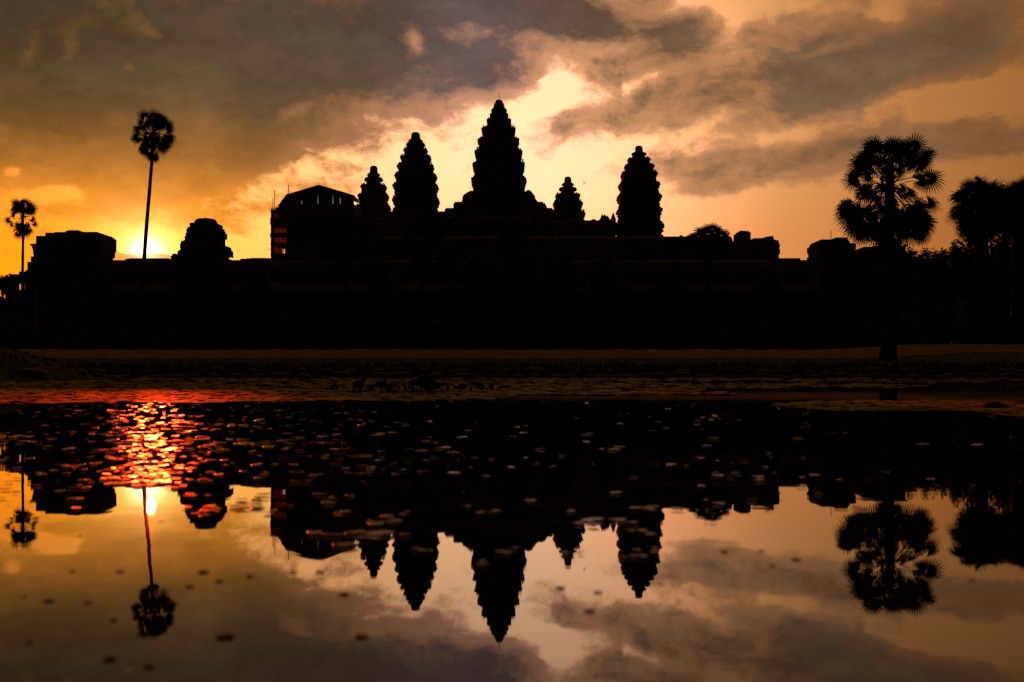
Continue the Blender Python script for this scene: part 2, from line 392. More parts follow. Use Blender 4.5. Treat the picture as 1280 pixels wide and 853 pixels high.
sheet('path', M['path'], axis([(-140, 140, .8)]), axis([(119.5, 134.5, .5)]), lambda x, y: ground_h(x, y) + .03)

m, nt, b = mat('pond_water')
b.inputs['Base Color'].default_value = (.006, .005, .003, 1); b.inputs['Roughness'].default_value = .012; b.inputs['IOR'].default_value = 1.333
b.inputs['Coat Weight'].default_value = .45; b.inputs['Coat IOR'].default_value = 1.5; b.inputs['Coat Roughness'].default_value = .012   # extra coat added to brighten the mirrored sky, not a real surface film
t = nt.nodes.new('ShaderNodeTexCoord'); mp = nt.nodes.new('ShaderNodeMapping'); mp.inputs['Scale'].default_value = (.5, 1.0, 1)
nt.links.new(t.outputs['Object'], mp.inputs[0])
n = nt.nodes.new('ShaderNodeTexNoise'); n.inputs['Scale'].default_value = 1.1; n.inputs['Detail'].default_value = 3; nt.links.new(mp.outputs[0], n.inputs['Vector'])
bp = nt.nodes.new('ShaderNodeBump'); bp.inputs['Strength'].default_value = 1; bp.inputs['Distance'].default_value = .0016
nt.links.new(n.outputs[0], bp.inputs['Height']); nt.links.new(bp.outputs[0], b.inputs['Normal']); nt.links.new(bp.outputs[0], b.inputs['Coat Normal'])
M['water'] = m
w = MB(); w.add([(-72, .4, 0), (72, .4, 0), (72, 90, 0), (-72, 90, 0)], [(0, 1, 2, 3)])
struct(w.build('water', M['water']))

# ------------------------------------------------------------------ temple
GZ = 3.4                                   # level of the temple precinct
RED = [(1, .48), (.9, .48), (.9, .7), (.72, .7), (.72, .86), (.5, .86), (.5, 1)]
def red_ring(w, z, cx=0, cy=0, j=0.0):     # square plan with stepped corners
    pts = []
    for q in range(4):
        c, s = (1, 0, -1, 0)[q], (0, 1, 0, -1)[q]
        for x, y in RED:
            y = y if y < .99 else 1.0
            X, Y = x * w, y * w
            pts.append((cx + c * X - s * Y + U(-j, j), cy + s * X + c * Y + U(-j, j), z + U(-j, j) * .5))
    return pts
TIER = [(0, .88), (.12, .9), (.18, .92), (.22, .96), (.27, .97), (.3, .92), (.36, .94), (.42, 1.0), (.56, 1.0), (.64, .98), (.68, .93), (.72, .82), (.86, .76), (1.0, .74)]
def leaf_stone(mb, x, y, z, w, h, t, along_x=None):      # pointed antefix
    dx, dy = (1, 0) if (abs(y) >= abs(x) if along_x is None else along_x) else (0, 1)
    nx, ny = (-dy, dx)
    pr = [(-.5, 0), (.5, 0), (.58, .35), (.36, .62), (.12, .86), (0, 1), (-.12, .86), (-.36, .62), (-.58, .35)]
    a = [(x + dx * p * w - nx * t, y + dy * p * w - ny * t, z + q * h) for p, q in pr]
    b = [(x + dx * p * w + nx * t, y + dy * p * w + ny * t, z + q * h) for p, q in pr]
    n = len(pr)
    mb.add(a + b, [tuple(range(n)), tuple(range(2 * n - 1, n - 1, -1))] + [(i, n + i, n + (i + 1) % n, (i + 1) % n) for i in range(n)])
def pediment(mb, cx, cy, z, w, h, t, face='y'):   # flame shaped gable of a porch
    pr = [(-.5, 0), (.5, 0), (.54, .14), (.46, .3), (.42, .46), (.28, .62), (.2, .78), (.08, .88), (0, 1), (-.08, .88), (-.2, .78), (-.28, .62), (-.42, .46), (-.46, .3), (-.54, .14)]
    if face == 'y': mb.prism_y([(cx + p * w, z + q * h) for p, q in pr], cy - t, cy + t)
    else: mb.prism_x([(cy + p * w, z + q * h) for p, q in pr], cx - t, cx + t)
def pbox(mb, D, ox, oz, pa, pb, py_low, py, y0, y1, j=0.0, zlow=None):
    """a block seen from px pa to pb, its top edge at row py, between depths D+y0 and D+y1"""
    x0 = PX(pa, D + (y0 if pa < 640 else y1)); x1 = PX(pb, D + (y1 if pb < 640 else y0))
    if x1 - x0 < .3: c = PX((pa + pb) / 2, D + y0); x0, x1 = c - .15 - PW(pb - pa, D) / 2, c + .15 + PW(pb - pa, D) / 2
    mb.box(x0 - ox, x1 - ox, y0, y1, (PZ(py_low, D + y0) - oz) if zlow is None else zlow, PZ(py, D + y0) - oz, j)
def lathe(mb, prof, n=16, cx=0, cy=0):
    mb.rings([[(cx + r * math.cos(2 * math.pi * k / n), cy + r * math.sin(2 * math.pi * k / n), z) for k in range(n)] for z, r in prof])

def tower(px, D, tip, fin, discs, tiers, base_y, label, rod=0, porch=None):
    k = D / F
    bz = PZ(base_y, D)
    t = thing('temple_tower', (PX(px, D), D, bz), label, 'tower', 'lotus bud towers of the temple')
    Z = lambda py: PZ(py, D) - bz
    y0, y1, r0, r1 = fin                   # bud on top
    h = Z(y0) - Z(y1); f = MB()
    lathe(f, [(Z(y1) + h * q, r * k) for q, r in ((0, r1 * .8), (.06, r1 * 1.06), (.16, r1 * 1.04), (.24, r1 * .96), (.45, r1 * .9), (.62, r0 * 1.12), (.8, r0 * 1.0), (.93, r0 * .78), (1, r0 * .3))])
    f.build('finial', M['stone'], t)
    prev = y1
    for (yc, r, hh) in discs:              # ringed lotus discs
        d = MB(); zc = Z(yc); hk = hh * k
        lathe(d, [(Z(yc + hh * 1.25), r * .5 * k), (zc - hk * .42, r * .72 * k), (zc - hk * .2, r * .98 * k), (zc + hk * .15, r * k), (zc + hk * .42, r * .93 * k), (zc + hk * .6, r * .7 * k), (Z(prev) + .05, r * .52 * k)], 24)
        d.v = [(x * (1 + U(-.02, .02)), y * (1 + U(-.02, .02)), z + U(-.05, .05)) for x, y, z in d.v]
        d.build('lotus_ring', M['stone'], t); prev = yc + hh * .8
    up_w = (discs[-1][1] if discs else r1) * .8 * k
    for i, (yt, yb, r) in enumerate(tiers):
        if i: yt = tiers[i - 1][1] - .2
        b = MB(); zt = Z(yt); zb = Z(yb); W = r * k; hh = zt - zb
        if i + 1 < len(tiers): low = min(1, .84 * tiers[i + 1][2] / r)
        rings = []; sxx_, syy_ = U(-.025, .025) * W, U(-.025, .025) * W
        for q, g in TIER:
            top = .76 if q > .8 else g
            if q > .66: g = g + (min(.97, .92 * up_w / W) - g) * min(1, (q - .66) / .08)
            rings.append(red_ring(W * g, zb + hh * q, sxx_, syy_, j=W * .02))
        b.rings(rings)
        for s in range(4):
            c, sn = (1, 0, -1, 0)[s], (0, 1, 0, -1)[s]
            for (p, q, hs) in ((.9, -.4, .15), (.9, .4, .15), (.82, 0, .3), (.82, -.6, .15), (.82, .6, .15), (.66, .72, .12), (.66, -.72, .12)):
                X, Y = W * p, W * q
                if rng.random() < .12: continue
                x_, y_ = c * X - sn * Y, sn * X + c * Y
                leaf_stone(b, x_, y_, zb + hh * .6, W * .1, hh * hs * U(.6, 1.7) + hh * .06, W * .03)
        b.build('tier', M['stone'], t); up_w = W
    W = tiers[-1][2] * k
    b = MB(); zt = Z(tiers[-1][1]); b.rings([red_ring(W * g, z, j=.05) for z, g in ((0, 1.02), (zt * .5, .98), (zt * .85, .97), (zt + .1, .92))]); b.build('shaft', M['stone'], t)
    if porch:
        for (sx, sy) in ((0, -1), (-1, 0), (1, 0)):
            p = MB(); ph = zt * .8
            for st, (ww, hh) in enumerate(((.62, 1.0), (.48, .78), (.36, .6))):
                d0 = W * (.95 + .33 * st); d1 = d0 + W * .36; hw = W * ww
                if sy: p.box(-hw, hw, -d1, -d0 + .02, 0, ph * hh, .04); pediment(p, 0, -d1 + .2, ph * hh * .9, hw * 2.2, ph * hh * .55, .28, 'y')
                else:
                    a, c_ = sorted((sx * d0, sx * d1)); p.box(a, c_, -hw, hw, 0, ph * hh, .04); pediment(p, sx * (d0 + d1) / 2, 0, ph * hh * .95, hw * 2.1, ph * hh * .22, (d1 - d0) * .42, 'x')
            p.build('porch', M['stone'], t)
    if rod:
        p = MB(); p.tube([(0, 0, Z(tip)), (0, 0, Z(tip) + rod * k)], .07, 6); p.build('lightning_rod', M['scaffold'], t)
    return t

tower(623.8, 262, 125, (125, 135, 4.4, 6.9), [(139, 10, 5.5), (145, 12, 6)],
      [(147, 157, 15.5), (154, 170.5, 21.2), (167.5, 185, 25.8), (182, 200.5, 29.8), (197.5, 217, 32.8), (214, 240, 34.2)], 286,
      'tallest central temple tower with a thin rod on its tip', rod=8, porch=True)
tower(519.6, 237, 166, (165.5, 175.5, 5, 6.2), [(177.5, 9.3, 4), (182, 12.2, 5)],
      [(184.5, 193, 15), (191, 204, 19.2), (202, 215.5, 22.8), (213, 227.5, 26), (225, 242, 28), (239, 262, 28.8)], 300,
      'large temple tower left of the tallest one', porch=True)
tower(798.6, 237, 183, (182.5, 191.5, 4.4, 5.2), [(193.5, 9.6, 4)],
      [(196, 205, 14), (203, 213, 18.4), (210, 225, 22.3), (222, 240, 25.2), (237, 256, 27), (253, 274, 27.6), (271, 296, 30)], 305,
      'large temple tower at the right end, beyond the flying bird', porch=False)
tower(467.2, 288, 208, (207.5, 217.5, 4.4, 5.2), [(219.5, 8.2, 4), (225.5, 12, 5.5)],
      [(229, 240, 15.8), (238, 253.5, 18.8), (250, 268, 21.4)], 300, 'small temple tower beside the gabled scaffold roof')
tower(709.8, 288, 222, (221, 230, 4, 4.8), [(231.5, 7.8, 3.6), (237.5, 11.4, 5)],
      [(241, 250, 15.4), (248, 262, 18.6), (259, 276, 21.8)], 300, 'small temple tower between the tallest one and the right end tower')

def vault(mb, x0, x1, y0, y1, z0, z1, over=.5):  # curved corbel-vault roof running along x
    ym = (y0 + y1) / 2; hw = (y1 - y0) / 2 + over; h = z1 - z0
    half = [(1, 0), (1.0, .1), (.93, .34), (.78, .6), (.55, .82), (.28, .95), (.08, 1.0)]
    pr = [(ym - hw * a, z0 + h * b) for a, b in half] + [(ym + hw * a, z0 + h * b) for a, b in reversed(half)]
    mb.prism_x(pr, x0, x1)
def crest(mb, x0, x1, y, z, step=1.5, h=.6):    # row of small ridge stones, some fallen
    x = x0
    while x < x1:
        if rng.random() < .6: leaf_stone(mb, x, y, z - .06, step * .5, h * U(.5, 1.0), .12, True)
        x += step
def hall(name, x0, x1, y0, y1, zg, zw, zt, label, cat, m, parent=None, window=2.6, plinth=1.2, ridge=True):
    t = parent or thing(name, ((x0 + x1) / 2, (y0 + y1) / 2, zg), label, cat)
    ox, oy, oz = t.location
    b = MB()
    for i in range(3): b.box(x0 - ox - 1.2 + i * .4, x1 - ox + 1.2 - i * .4, y0 - oy - 1.6 + i * .5, y1 - oy + .6 - i * .2, zg - oz + i * plinth / 3, zg - oz + (i + 1) * plinth / 3 + (.02 if i < 2 else 0), .03)
    b.build('plinth', m, t)
    b = MB(); b.box(x0 - ox, x1 - ox, y0 - oy, y1 - oy, zg - oz + plinth - .1, zw - oz, .02)
    b.box(x0 - ox - .25, x1 - ox + .25, y0 - oy - .25, y1 - oy + .25, zw - oz - .55, zw - oz + .04, .02)
    b.build('wall', m, t)
    r = MB(); vault(r, x0 - ox, x1 - ox, y0 - oy, y1 - oy, zw - oz, zt - oz)
    if ridge: crest(r, x0 - ox + .5, x1 - ox, (y0 + y1) / 2 - oy, zt - oz)
    r.build('roof', m, t)
    return t

# upper terrace under the five towers
D0 = 236
t = thing('upper_terrace', (PX(655, D0), D0, GZ), 'high stepped terrace and roofs carrying the five towers', 'temple building')
ox, oy, oz = t.location
b = MB(); zt = PZ(300, D0)
xl, xr = PX(478, D0), PX(836, D0)
for i in range(6):
    q = i / 6; b.box(xl - ox - 5 + i * .9, xr - ox + 5 - i * .9, -6 + i * .9, 70 - i * .8, q * (zt - GZ) - (.3 if i == 0 else .05), (i + 1) / 6 * (zt - GZ), .06)
b.build('stepped_base', M['stone'], t)
for (pa, pb, yr, dy) in ((490, 592, 268.5, 3), (650, 690, 262, 20), (688, 770, 273.5, 3), (590, 665, 268, 4)):
    DD = D0 + dy; g = MB(); x0, x1 = PX(pa, DD) - ox, PX(pb, DD) - ox; z1 = PZ(yr, DD) - oz; zw = z1 - 3.2
    g.box(x0, x1, dy, dy + 6, zt - GZ - .1, zw, .03); g.box(x0 - .1, x1 + .1, dy - .3, dy + 6.3, zw - .6, zw + .03, .02)
    vault(g, x0, x1, dy, dy + 6, zw, z1); crest(g, x0 + 1, x1, dy + 3, z1, 2.4, .45)
    g.build('gallery_roof', M['stone'], t)
for (px, py, w, h, dy) in ((552, 262, 5, 8, 3), (545.5, 258, 4, 10, 3), (571, 258, 5, 10, 4), (576, 261, 5, 7, 4), (681, 251, 6, 9, 20), (757, 266, 13, 10, 3), (754, 265, 5, 10, 3), (768, 263, 6, 13, 3), (761, 267, 6, 8, 3)):
    DD = D0 + dy; orn = MB(); leaf_stone(orn, PX(px, DD) - ox, dy + 3 + U(-.2, .2), PZ(py + h, DD) - oz - .3, PW(w, DD), PW(h, DD) + .3, .35, True)
    orn.build('ridge_ornament', M['stone'], t)
# stepped gables flanking the tallest tower
DD = 252
for sh in ([(571, 581, 262), (577, 590, 246), (581, 598, 238.5), (590, 606, 243)], [(648, 661, 246), (655, 666, 238), (664, 672, 247), (670, 678, 254)]):
    g = MB()
    for (pa, pb, py) in sh:
        x0, x1 = PX(pa, DD) - ox, PX(pb, DD) - ox; y0 = DD - D0 + U(-1.2, 1.2)
        g.box(x0, x1, y0, y0 + 5, zt - GZ - .1, PZ(py + 4, DD) - oz, .1)
        pediment(g, (x0 + x1) / 2, y0 + 1 + U(-.3, .3), PZ(py + 4.5, DD) - oz, (x1 - x0) * .95, PW(5.5, DD), .4)
    g.build('stepped_gable', M['stone_warm'] if sh[0][0] > 600 else M['stone'], t)
for pc in (520, 640, 798):                 # steep stairs up the terrace front
    s = MB(); xc = PX(pc, D0) - ox
    for i in range(24): s.box(xc - 3, xc + 3, -13 + i * .34, -5, i / 24 * (zt - GZ) - .02, (i + 1) / 24 * (zt - GZ) - .03)
    s.build('stairway', M['stone'], t)

# second enclosure: galleries with the pavilion at the right end
D1 = 213
hall('inner_gallery', PX(440, D1), PX(915, D1), D1, D1 + 7, GZ, PZ(302, D1), PZ(293.5, D1), 'long inner gallery under the towers, ending at the feathery palm', 'temple building', M['stone_warm'], plinth=5)
g = bpy.data.objects['inner_gallery']; ox, oy, oz = g.location
fr = MB()
for i in range(24):
    x = PX(455, D1) - ox + i * (PX(905, D1) - PX(455, D1)) / 23
    fr.box(x - .8, x + .8, -3.6, -3.35, PZ(345, D1) - oz, PZ(322, D1) - oz)
fr.build('blind_window', M['stone'], g)
D1 = 211
t = thing('corner_pavilion', (PX(942, D1), D1, GZ), 'stepped stone pavilion right of the feathery palm crown', 'pavilion', 'stone pavilions')
ox, oy, oz = t.location
b = MB()
for (pa, pb, y0, y1, py) in ((912, 974, -3, 4, 322), (913, 973, -2, 4, 306), (914, 969, -1, 3, 300)):
    pbox(b, D1, ox, oz, pa, pb, 0, py, y0, y1, .12, 0)
b.build('body', M['stone_warm'], t)
b = MB()
for (pa, pb, py, pb2) in ((917, 938, 291, 300), (919, 936, 288.5, 292), (937, 968, 297.5, 304), (958, 966, 295.5, 299), (940, 973.5, 301, 306), (966, 974.5, 304, 309), (968, 973, 308, 316), (950, 974.5, 312, 318)):
    pbox(b, D1, ox, oz, pa, pb, pb2, py, -1.5 + U(-.3, .3), 2.5 + U(-.3, .3), .12)
b.build('ruined_roof', M['stone'], t)

# outer gallery facing the pond
D2 = 186
xa, xb = PX(100, D2), PX(1128, D2)
og = thing('outer_gallery', ((xa + xb) / 2, D2 + 4, GZ), 'long low outer gallery with a row of square pillars behind the lawn', 'temple building')
ox, oy, oz = og.location
b = MB()
for i, (zz0, zz1) in enumerate(((0, 1.2), (1.2, 2.4), (2.4, 3.8))): b.box(xa - ox, xb - ox, -10 + i * .8, 6.5 - i * .2, zz0 - (.3 if i == 0 else .02), zz1, .04)
b.build('platform', M['stone'], og)
zr = PZ(321.5, D2) - oz; zw = zr - 3.6
b = MB(); b.box(xa - ox, xb - ox, -1.6, 4.5, 3.75, zw, .03); b.box(xa - ox - .2, xb - ox + .2, -1.9, 4.8, zw - .6, zw + .03, .02); b.build('wall', M['stone'], og)
b = MB(); vault(b, xa - ox, xb - ox, -1.6, 4.5, zw, zr, .4)
for (pa, pb, py) in ((292, 300, 320.2), (300, 336, 319.8), (306, 330, 319.2), (145, 176, 320), (176, 215, 320.4), (975, 1009, 319.4), (150, 200, 319.6)):
    b.box(PX(pa, D2) - ox, PX(pb, D2) - ox, .6, 2.2, zr - .5, PZ(py, D2) - oz, .03)
b.build('roof', M['stone'], og)
zh = zw - 3.0                               # half vault over the pillared aisle
b = MB(); b.prism_x([(-1.55, zh), (-1.55, zh + 2.1), (-3, zh + 1.9), (-5, zh + 1.2), (-6.6, zh + .1), (-6.6, zh - .5), (-5.9, zh - .5)], xa - ox, xb - ox); b.build('aisle_roof', M['stone'], og)
pil = MB(); pil.box(-.42, .42, -.42, .42, 0, zh - .45 - 3.78); pil.box(-.58, .58, -.58, .58, 0, .5); pil.box(-.56, .56, -.56, .56, zh - .95 - 3.78, zh - .5 - 3.78)
pme = pil.mesh('pillar', M['stone'])
n = 60
for i in range(n):
    o = bpy.data.objects.new('pillar', pme); COL.objects.link(o); o.parent = og
    o.location = (xa - ox + 2 + i * (xb - xa - 4) / (n - 1), -6.1, 3.78)
for pc in (253, 640, 1020):
    s = MB(); xc = PX(pc, D2) - ox
    for i in range(12): s.box(xc - 3.2, xc + 3.2, -14.5 + i * .4, -8.2, i * .316, (i + 1) * .316 - .01)
    s.build('steps', M['stone_warm'], og)

# west gate in the middle, mostly lost in the dark
D3 = 181
t = thing('entrance_pavilion', (PX(640, D3), D3, GZ + .01), 'dark entrance pavilion below the tallest tower in the middle of the outer gallery', 'pavilion', 'stone pavilions')
ox, oy, oz = t.location
b = MB(); b.box(-9, 9, -4, 3, 3.9, 14, .05); b.box(-5.5, 5.5, -7.5, -3.9, 3.9, 12, .05); b.build('body', M['stone'], t)
b = MB(); pediment(b, 0, -7.4, 12, 11.5, 4.4, .35); pediment(b, 0, -3.8, 14, 16, 4.6, .35); b.build('pediment', M['stone_warm'], t)
b = MB(); b.box(-1.4, 1.4, -7.62, -7.4, 3.9, 8.6); b.box(-1.9, -1.4, -7.75, -7.4, 3.9, 9.2); b.box(1.4, 1.9, -7.75, -7.4, 3.9, 9.2); b.box(-2.2, 2.2, -7.8, -7.4, 9.2, 9.9); b.build('door_frame', M['stone'], t)

# ruined gate tower with a rounded crown
D4 = 180
t = thing('ruined_gate_tower', (PX(253, D4), D4, GZ + 3.9), 'crumbling gate tower with a rounded crown, right of the tall leaning palm', 'ruined tower')
ox, oy, oz = t.location
b = MB(); Zp = lambda py: PZ(py, D4) - oz
pbox(b, D4, ox, oz, 214, 291, 0, 320, -4, 3, .1, -3.9); pbox(b, D4, ox, oz, 222, 287, 321, 314, -3.5, 2, .1); b.build('body', M['stone'], t)
tr = [((228.5, 280), 320, 303), ((234.5, 279.5), 304, 293), ((236, 279.5), 293.5, 286), ((240.5, 277), 286.5, 281.5)]
for (pa, pb), y0, y1 in tr:
    w_ = (PX(pb, D4) - PX(pa, D4)) / 2; c_ = (PX(pb, D4) + PX(pa, D4)) / 2 - ox; k = MB(); z0, z1 = Zp(y0), Zp(y1)
    k.rings([red_ring(w_ * g, z0 + (z1 - z0) * q, c_, 0, w_ * .03) for q, g in ((0, .97), (.4, .98), (.5, 1), (.62, 1.0), (.68, .96), (.95, .96), (1, .93))])
    k.build('tier', M['stone'], t)
k = MB(); c_ = PX(257.5, D4) - ox; w_ = PW(14.5, D4)
lathe(k, [(Zp(285), w_ * 1.0), (Zp(280), w_ * 1.0), (Zp(278), w_ * .94), (Zp(276.2), w_ * .86), (Zp(275), w_ * .76), (Zp(274.3), w_ * .6)], 14, c_, 0)
k.v = [(x + U(-.12, .12), y + U(-.12, .12), z + U(-.06, .06)) for x, y, z in k.v]; k.build('crown', M['stone'], t)
for (pa, pb, y0, y1) in ((215, 219, 317, 322), (222, 226, 311.5, 320), (224.5, 229, 312.5, 318), (229, 233, 298.5, 310), (236, 239.5, 284.5, 294), (233, 237, 303, 312), (275, 280, 289, 299), (277.5, 281.5, 292, 298), (276, 279, 287, 292), (279, 285, 308.5, 316), (284, 288.5, 311, 318), (287, 291.5, 314, 322), (242, 246, 281, 286)):
    d_ = U(-2.5, 1); k = MB(); k.box(PX(pa, D4) - ox, PX(pb, D4) - ox, d_, d_ + 2.2, Zp(y1) - .1, Zp(y0), .1)
    k.build('broken_block', M['stone'], t)

# flat topped pavilion at the left end
D5 = 184
t = thing('corner_pavilion', (PX(96, D5), D5, GZ), 'broad flat topped pavilion at the left end, beside the low sun', 'pavilion', 'stone pavilions')
ox, oy, oz = t.location; Zp = lambda py: PZ(py, D5) - oz; Xp = lambda p: PX(p, D5) - ox
b = MB(); pbox(b, D5, ox, oz, 46, 142, 0, 312, -4, 3, .1, 3.8); b.box(Xp(22), Xp(146), -8, 10, -.3, 2, .08); b.box(Xp(26), Xp(145), -7, 9.6, 1.95, 3.9, .08); b.build('body', M['stone'], t)
b = MB()
for (pa, pb, y0, y1, e) in ((45, 143.5, 314, 304, .5), (45.5, 144.6, 306, 295, .8), (57, 143, 296, 291.2, .2), (68, 141, 292, 290, 0), (82, 101, 291, 288.6, -1), (86, 97, 289, 287.9, -1.5), (100, 146, 310, 293, .3), (110, 144, 318, 309, 0)):
    pbox(b, D5, ox, oz, pa, pb, y0, y1, -4 - e, 3 + e, .06)
b.build('flat_roof', M['stone'], t)
b = MB()                                   # flared eave stone and stepped flank on the left
b.prism_y([(Xp(47), Zp(325)), (Xp(42), Zp(322)), (Xp(41.5), Zp(315)), (Xp(40), Zp(309)), (Xp(37.3), Zp(306)), (Xp(37), Zp(305)), (Xp(47), Zp(304.5))], 0, 3)
b.box(Xp(39), Xp(56), 0, 3.1, Zp(345), Zp(321), .06); b.box(Xp(34.5), Xp(56), 0, 3.2, Zp(345), Zp(327.5), .06); b.box(Xp(32), Xp(56), 0, 3, Zp(346), Zp(338), .06)
b.build('stepped_flank', M['stone'], t)
b = MB()                                   # little side porch you can see through
b.box(Xp(10.5), Xp(56), -1, 2, Zp(354), Zp(346.5), .05); b.box(Xp(16), Xp(56), -.8, 1.8, Zp(347), Zp(343.5), .05); b.box(Xp(26), Xp(56), -.6, 1.6, Zp(344), Zp(340), .05)
for (pa, pb) in ((10.5, 18.5), (29, 31), (34.5, 47)): b.box(Xp(pa), Xp(pb), -.9, .1, 3.8, Zp(353), .03); b.box(Xp(pa), Xp(pb), 1.0, 1.9, 3.8, Zp(353), .03)
b.box(Xp(10.5), Xp(47), -1, 2, 3.7, Zp(363), .04)
b.build('side_porch', M['stone'], t)

# right end pavilion
t = thing('corner_pavilion', (PX(1065, D5), D5, GZ), 'low pavilion with a thin mast, left of the big round palm', 'pavilion', 'stone pavilions')
ox, oy, oz = t.location; Xp = lambda p: PX(p, D5) - ox
b = MB(); pbox(b, D5, ox, oz, 1011, 1132, 0, 319, -4, 4, .1, 0); b.build('body', M['stone'], t)
b = MB()
for (pa, pb, y0, y1, e) in ((1008.5, 1070, 320, 316.5, .6), (1010, 1068, 317, 311, 0), (1009, 1066, 312, 304, .5), (1011, 1062, 305, 301, .2), (1013, 1060, 302, 299.8, 0), (1044.5, 1048, 300, 298.2, -1), (1046, 1058.5, 300, 297, -.6), (1060, 1069, 312, 304.5, -.5), (1066, 1132, 316, 309, -.4), (1080, 1131, 310, 307.5, -.8), (1124, 1133, 322, 314, .2)):
    pbox(b, D5, ox, oz, pa, pb, y0, y1, -3.5 - e, 3 + e, .07)
b.build('stepped_roof', M['stone'], t)
b = MB(); b.tube([(Xp(1038.5), 0, Zp(301)), (Xp(1038.5), 0, Zp(288))], .06, 6); b.build('mast', M['scaffold'], t)

# pavilion wrapped in scaffold under a temporary gabled roof
D6 = 207
t = thing('scaffolded_pavilion', (PX(392, D6), D6 + 3, GZ), 'pavilion under repair wrapped in netted scaffold beneath a temporary gabled roof', 'pavilion', 'stone pavilions')
ox, oy, oz = t.location; Zp = lambda py: PZ(py, D6 - 2.2) - oz; Xp = lambda p: PX(p, D6 - 2.2) - ox
b = MB(); b.box(Xp(353), Xp(470), -3, 9, 0, Zp(275), .1); b.box(Xp(364), Xp(442), -2, 8, Zp(276), Zp(262), .1); b.box(Xp(353), Xp(475), -4, 9, 0, Zp(324), .1); b.box(Xp(353), Xp(367), -2.5, 4, Zp(300), Zp(261), .05); b.box(Xp(338.5), Xp(353.2), -4, 1, 0, Zp(317), .05); b.build('masonry_body', M['stone'], t)
b = MB()
xs = [339.5, 346, 353, 362, 372, 384, 396, 408, 420, 432, 442]
for x in xs:
    for yy in (-5.2, -3.9): b.tube([(Xp(x), yy, 0), (Xp(x), yy, Zp(258 if x > 345 else 262))], .1, 6)
for x in xs[:3]:
    for yy in (-2.4, -.6): b.tube([(Xp(x), yy, 0), (Xp(x), yy, Zp(262))], .1, 6)
for y in (262, 272, 282, 293, 304, 314):
    b.tube([(Xp(338.5), -5.2, Zp(y)), (Xp(443), -5.2, Zp(y))], .08, 6); b.tube([(Xp(338.5), -.6, Zp(y)), (Xp(353), -.6, Zp(y))], .08, 6)
    b.tube([(Xp(339.5), -5.6, Zp(y)), (Xp(339.5), -.5, Zp(y))], .08, 6)
b.build('scaffold_frame', M['scaffold'], t)
b = MB()
for y in (265, 279, 293, 306, 319): b.box(Xp(338.2), Xp(443), -5.3, -3.2, Zp(y) - .05, Zp(y) + .22, .03); b.box(Xp(338.2), Xp(352.9), -3.15, -.4, Zp(y) - .05, Zp(y) + .22, .03)
b.box(Xp(338), Xp(353), -5.4, -.3, Zp(281), Zp(272), .05); b.box(Xp(338), Xp(353), -5.45, -5.3, Zp(297), Zp(293)); b.box(Xp(339), Xp(343.5), -5.47, -5.32, 0, Zp(264))
for y in (262.5,): b.box(Xp(341), Xp(443), -5.4, 6, Zp(266), Zp(y), .05)
b.box(Xp(344), Xp(443), -4.5, 6, Zp(263), Zp(258.5), .08); b.box(Xp(350), Xp(443), -4.2, 6, Zp(260), Zp(256.8), .06); b.box(Xp(348), Xp(443), -5.35, -4.1, Zp(262), Zp(255.6))
b.build('scaffold_deck', M['scaffold'], t)
for (pa, pb, y0, y1) in ((338.5, 353, 324, 306), (338.5, 353, 305.5, 293.5), (338.5, 353, 293, 279), (340, 352, 272, 264.5), (353.5, 364, 312, 284), (424, 441, 296, 285)):
    b = MB(); z0, z1 = Zp(y0), Zp(y1); nx = 7
    for k in range(nx):
        x0 = Xp(pa) + (Xp(pb) - Xp(pa)) * k / nx; x1 = Xp(pa) + (Xp(pb) - Xp(pa)) * (k + 1) / nx
        b.add([(x0, -5.25 + .12 * (k % 2), z0), (x1, -5.25 + .12 * ((k + 1) % 2), z0), (x1, -5.25 + .12 * ((k + 1) % 2), z1), (x0, -5.25 + .12 * (k % 2), z1)], [(0, 1, 2, 3)])
    b.build('netting', M['net'], t)
b = MB()                                   # thin sheet roof with its gable to the pond
th = .35
top = [(349, 257), (352.5, 251), (358.5, 243.5), (399, 231.5), (443, 244.5), (443.5, 246)]
pr = [(Xp(x), Zp(y)) for x, y in top]; low = [(x + (.25 if x < Xp(399) else -.05), z - th) for x, z in pr]
b.prism_y(pr + low[::-1], -5.5, 2.5); b.build('gabled_roof', M['sheet'], t)
b = MB()                                   # hanging cladding sheets with open slits between them
sl = [351, 361.4, 377.4, 397.6, 416.4, 425.4, 442.6]
def rl(px):
    for (x0, y0), (x1, y1) in zip(top, top[1:]):
        if x0 <= px <= x1 and x1 > x0: return y0 + (y1 - y0) * (px - x0) / (x1 - x0)
    return 246
for x0, x1 in zip(sl, sl[1:]):
    xa_, xb_ = x0 + .15, x1 - .15
    pts = [(xa_, 257.2), (xb_, 257.2), (xb_, rl(xb_) + 1.2)] + ([(399, 232.7)] if xa_ < 399 < xb_ else []) + [(xa_, rl(xa_) + 1.2)]
    b.prism_y([(Xp(x), Zp(y)) for x, y in pts], -5.3, -5.2)
b.build('cladding_sheet', M['sheet'], t)
b = MB()
for (x, y0, y1) in ((343.2, 262, 238), (341, 262, 248), (360.5, 245, 231)): b.tube([(Xp(x), -5, Zp(y0)), (Xp(x), -5, Zp(y1))], .07, 6)
b.tube([(Xp(336.5), -5, Zp(260.3)), (Xp(346), -5, Zp(260.3))], .06, 6); b.tube([(Xp(334.5), -5, Zp(311.5)), (Xp(342), -5, Zp(311.5))], .06, 6)
b.build('scaffold_pole', M['scaffold'], t)

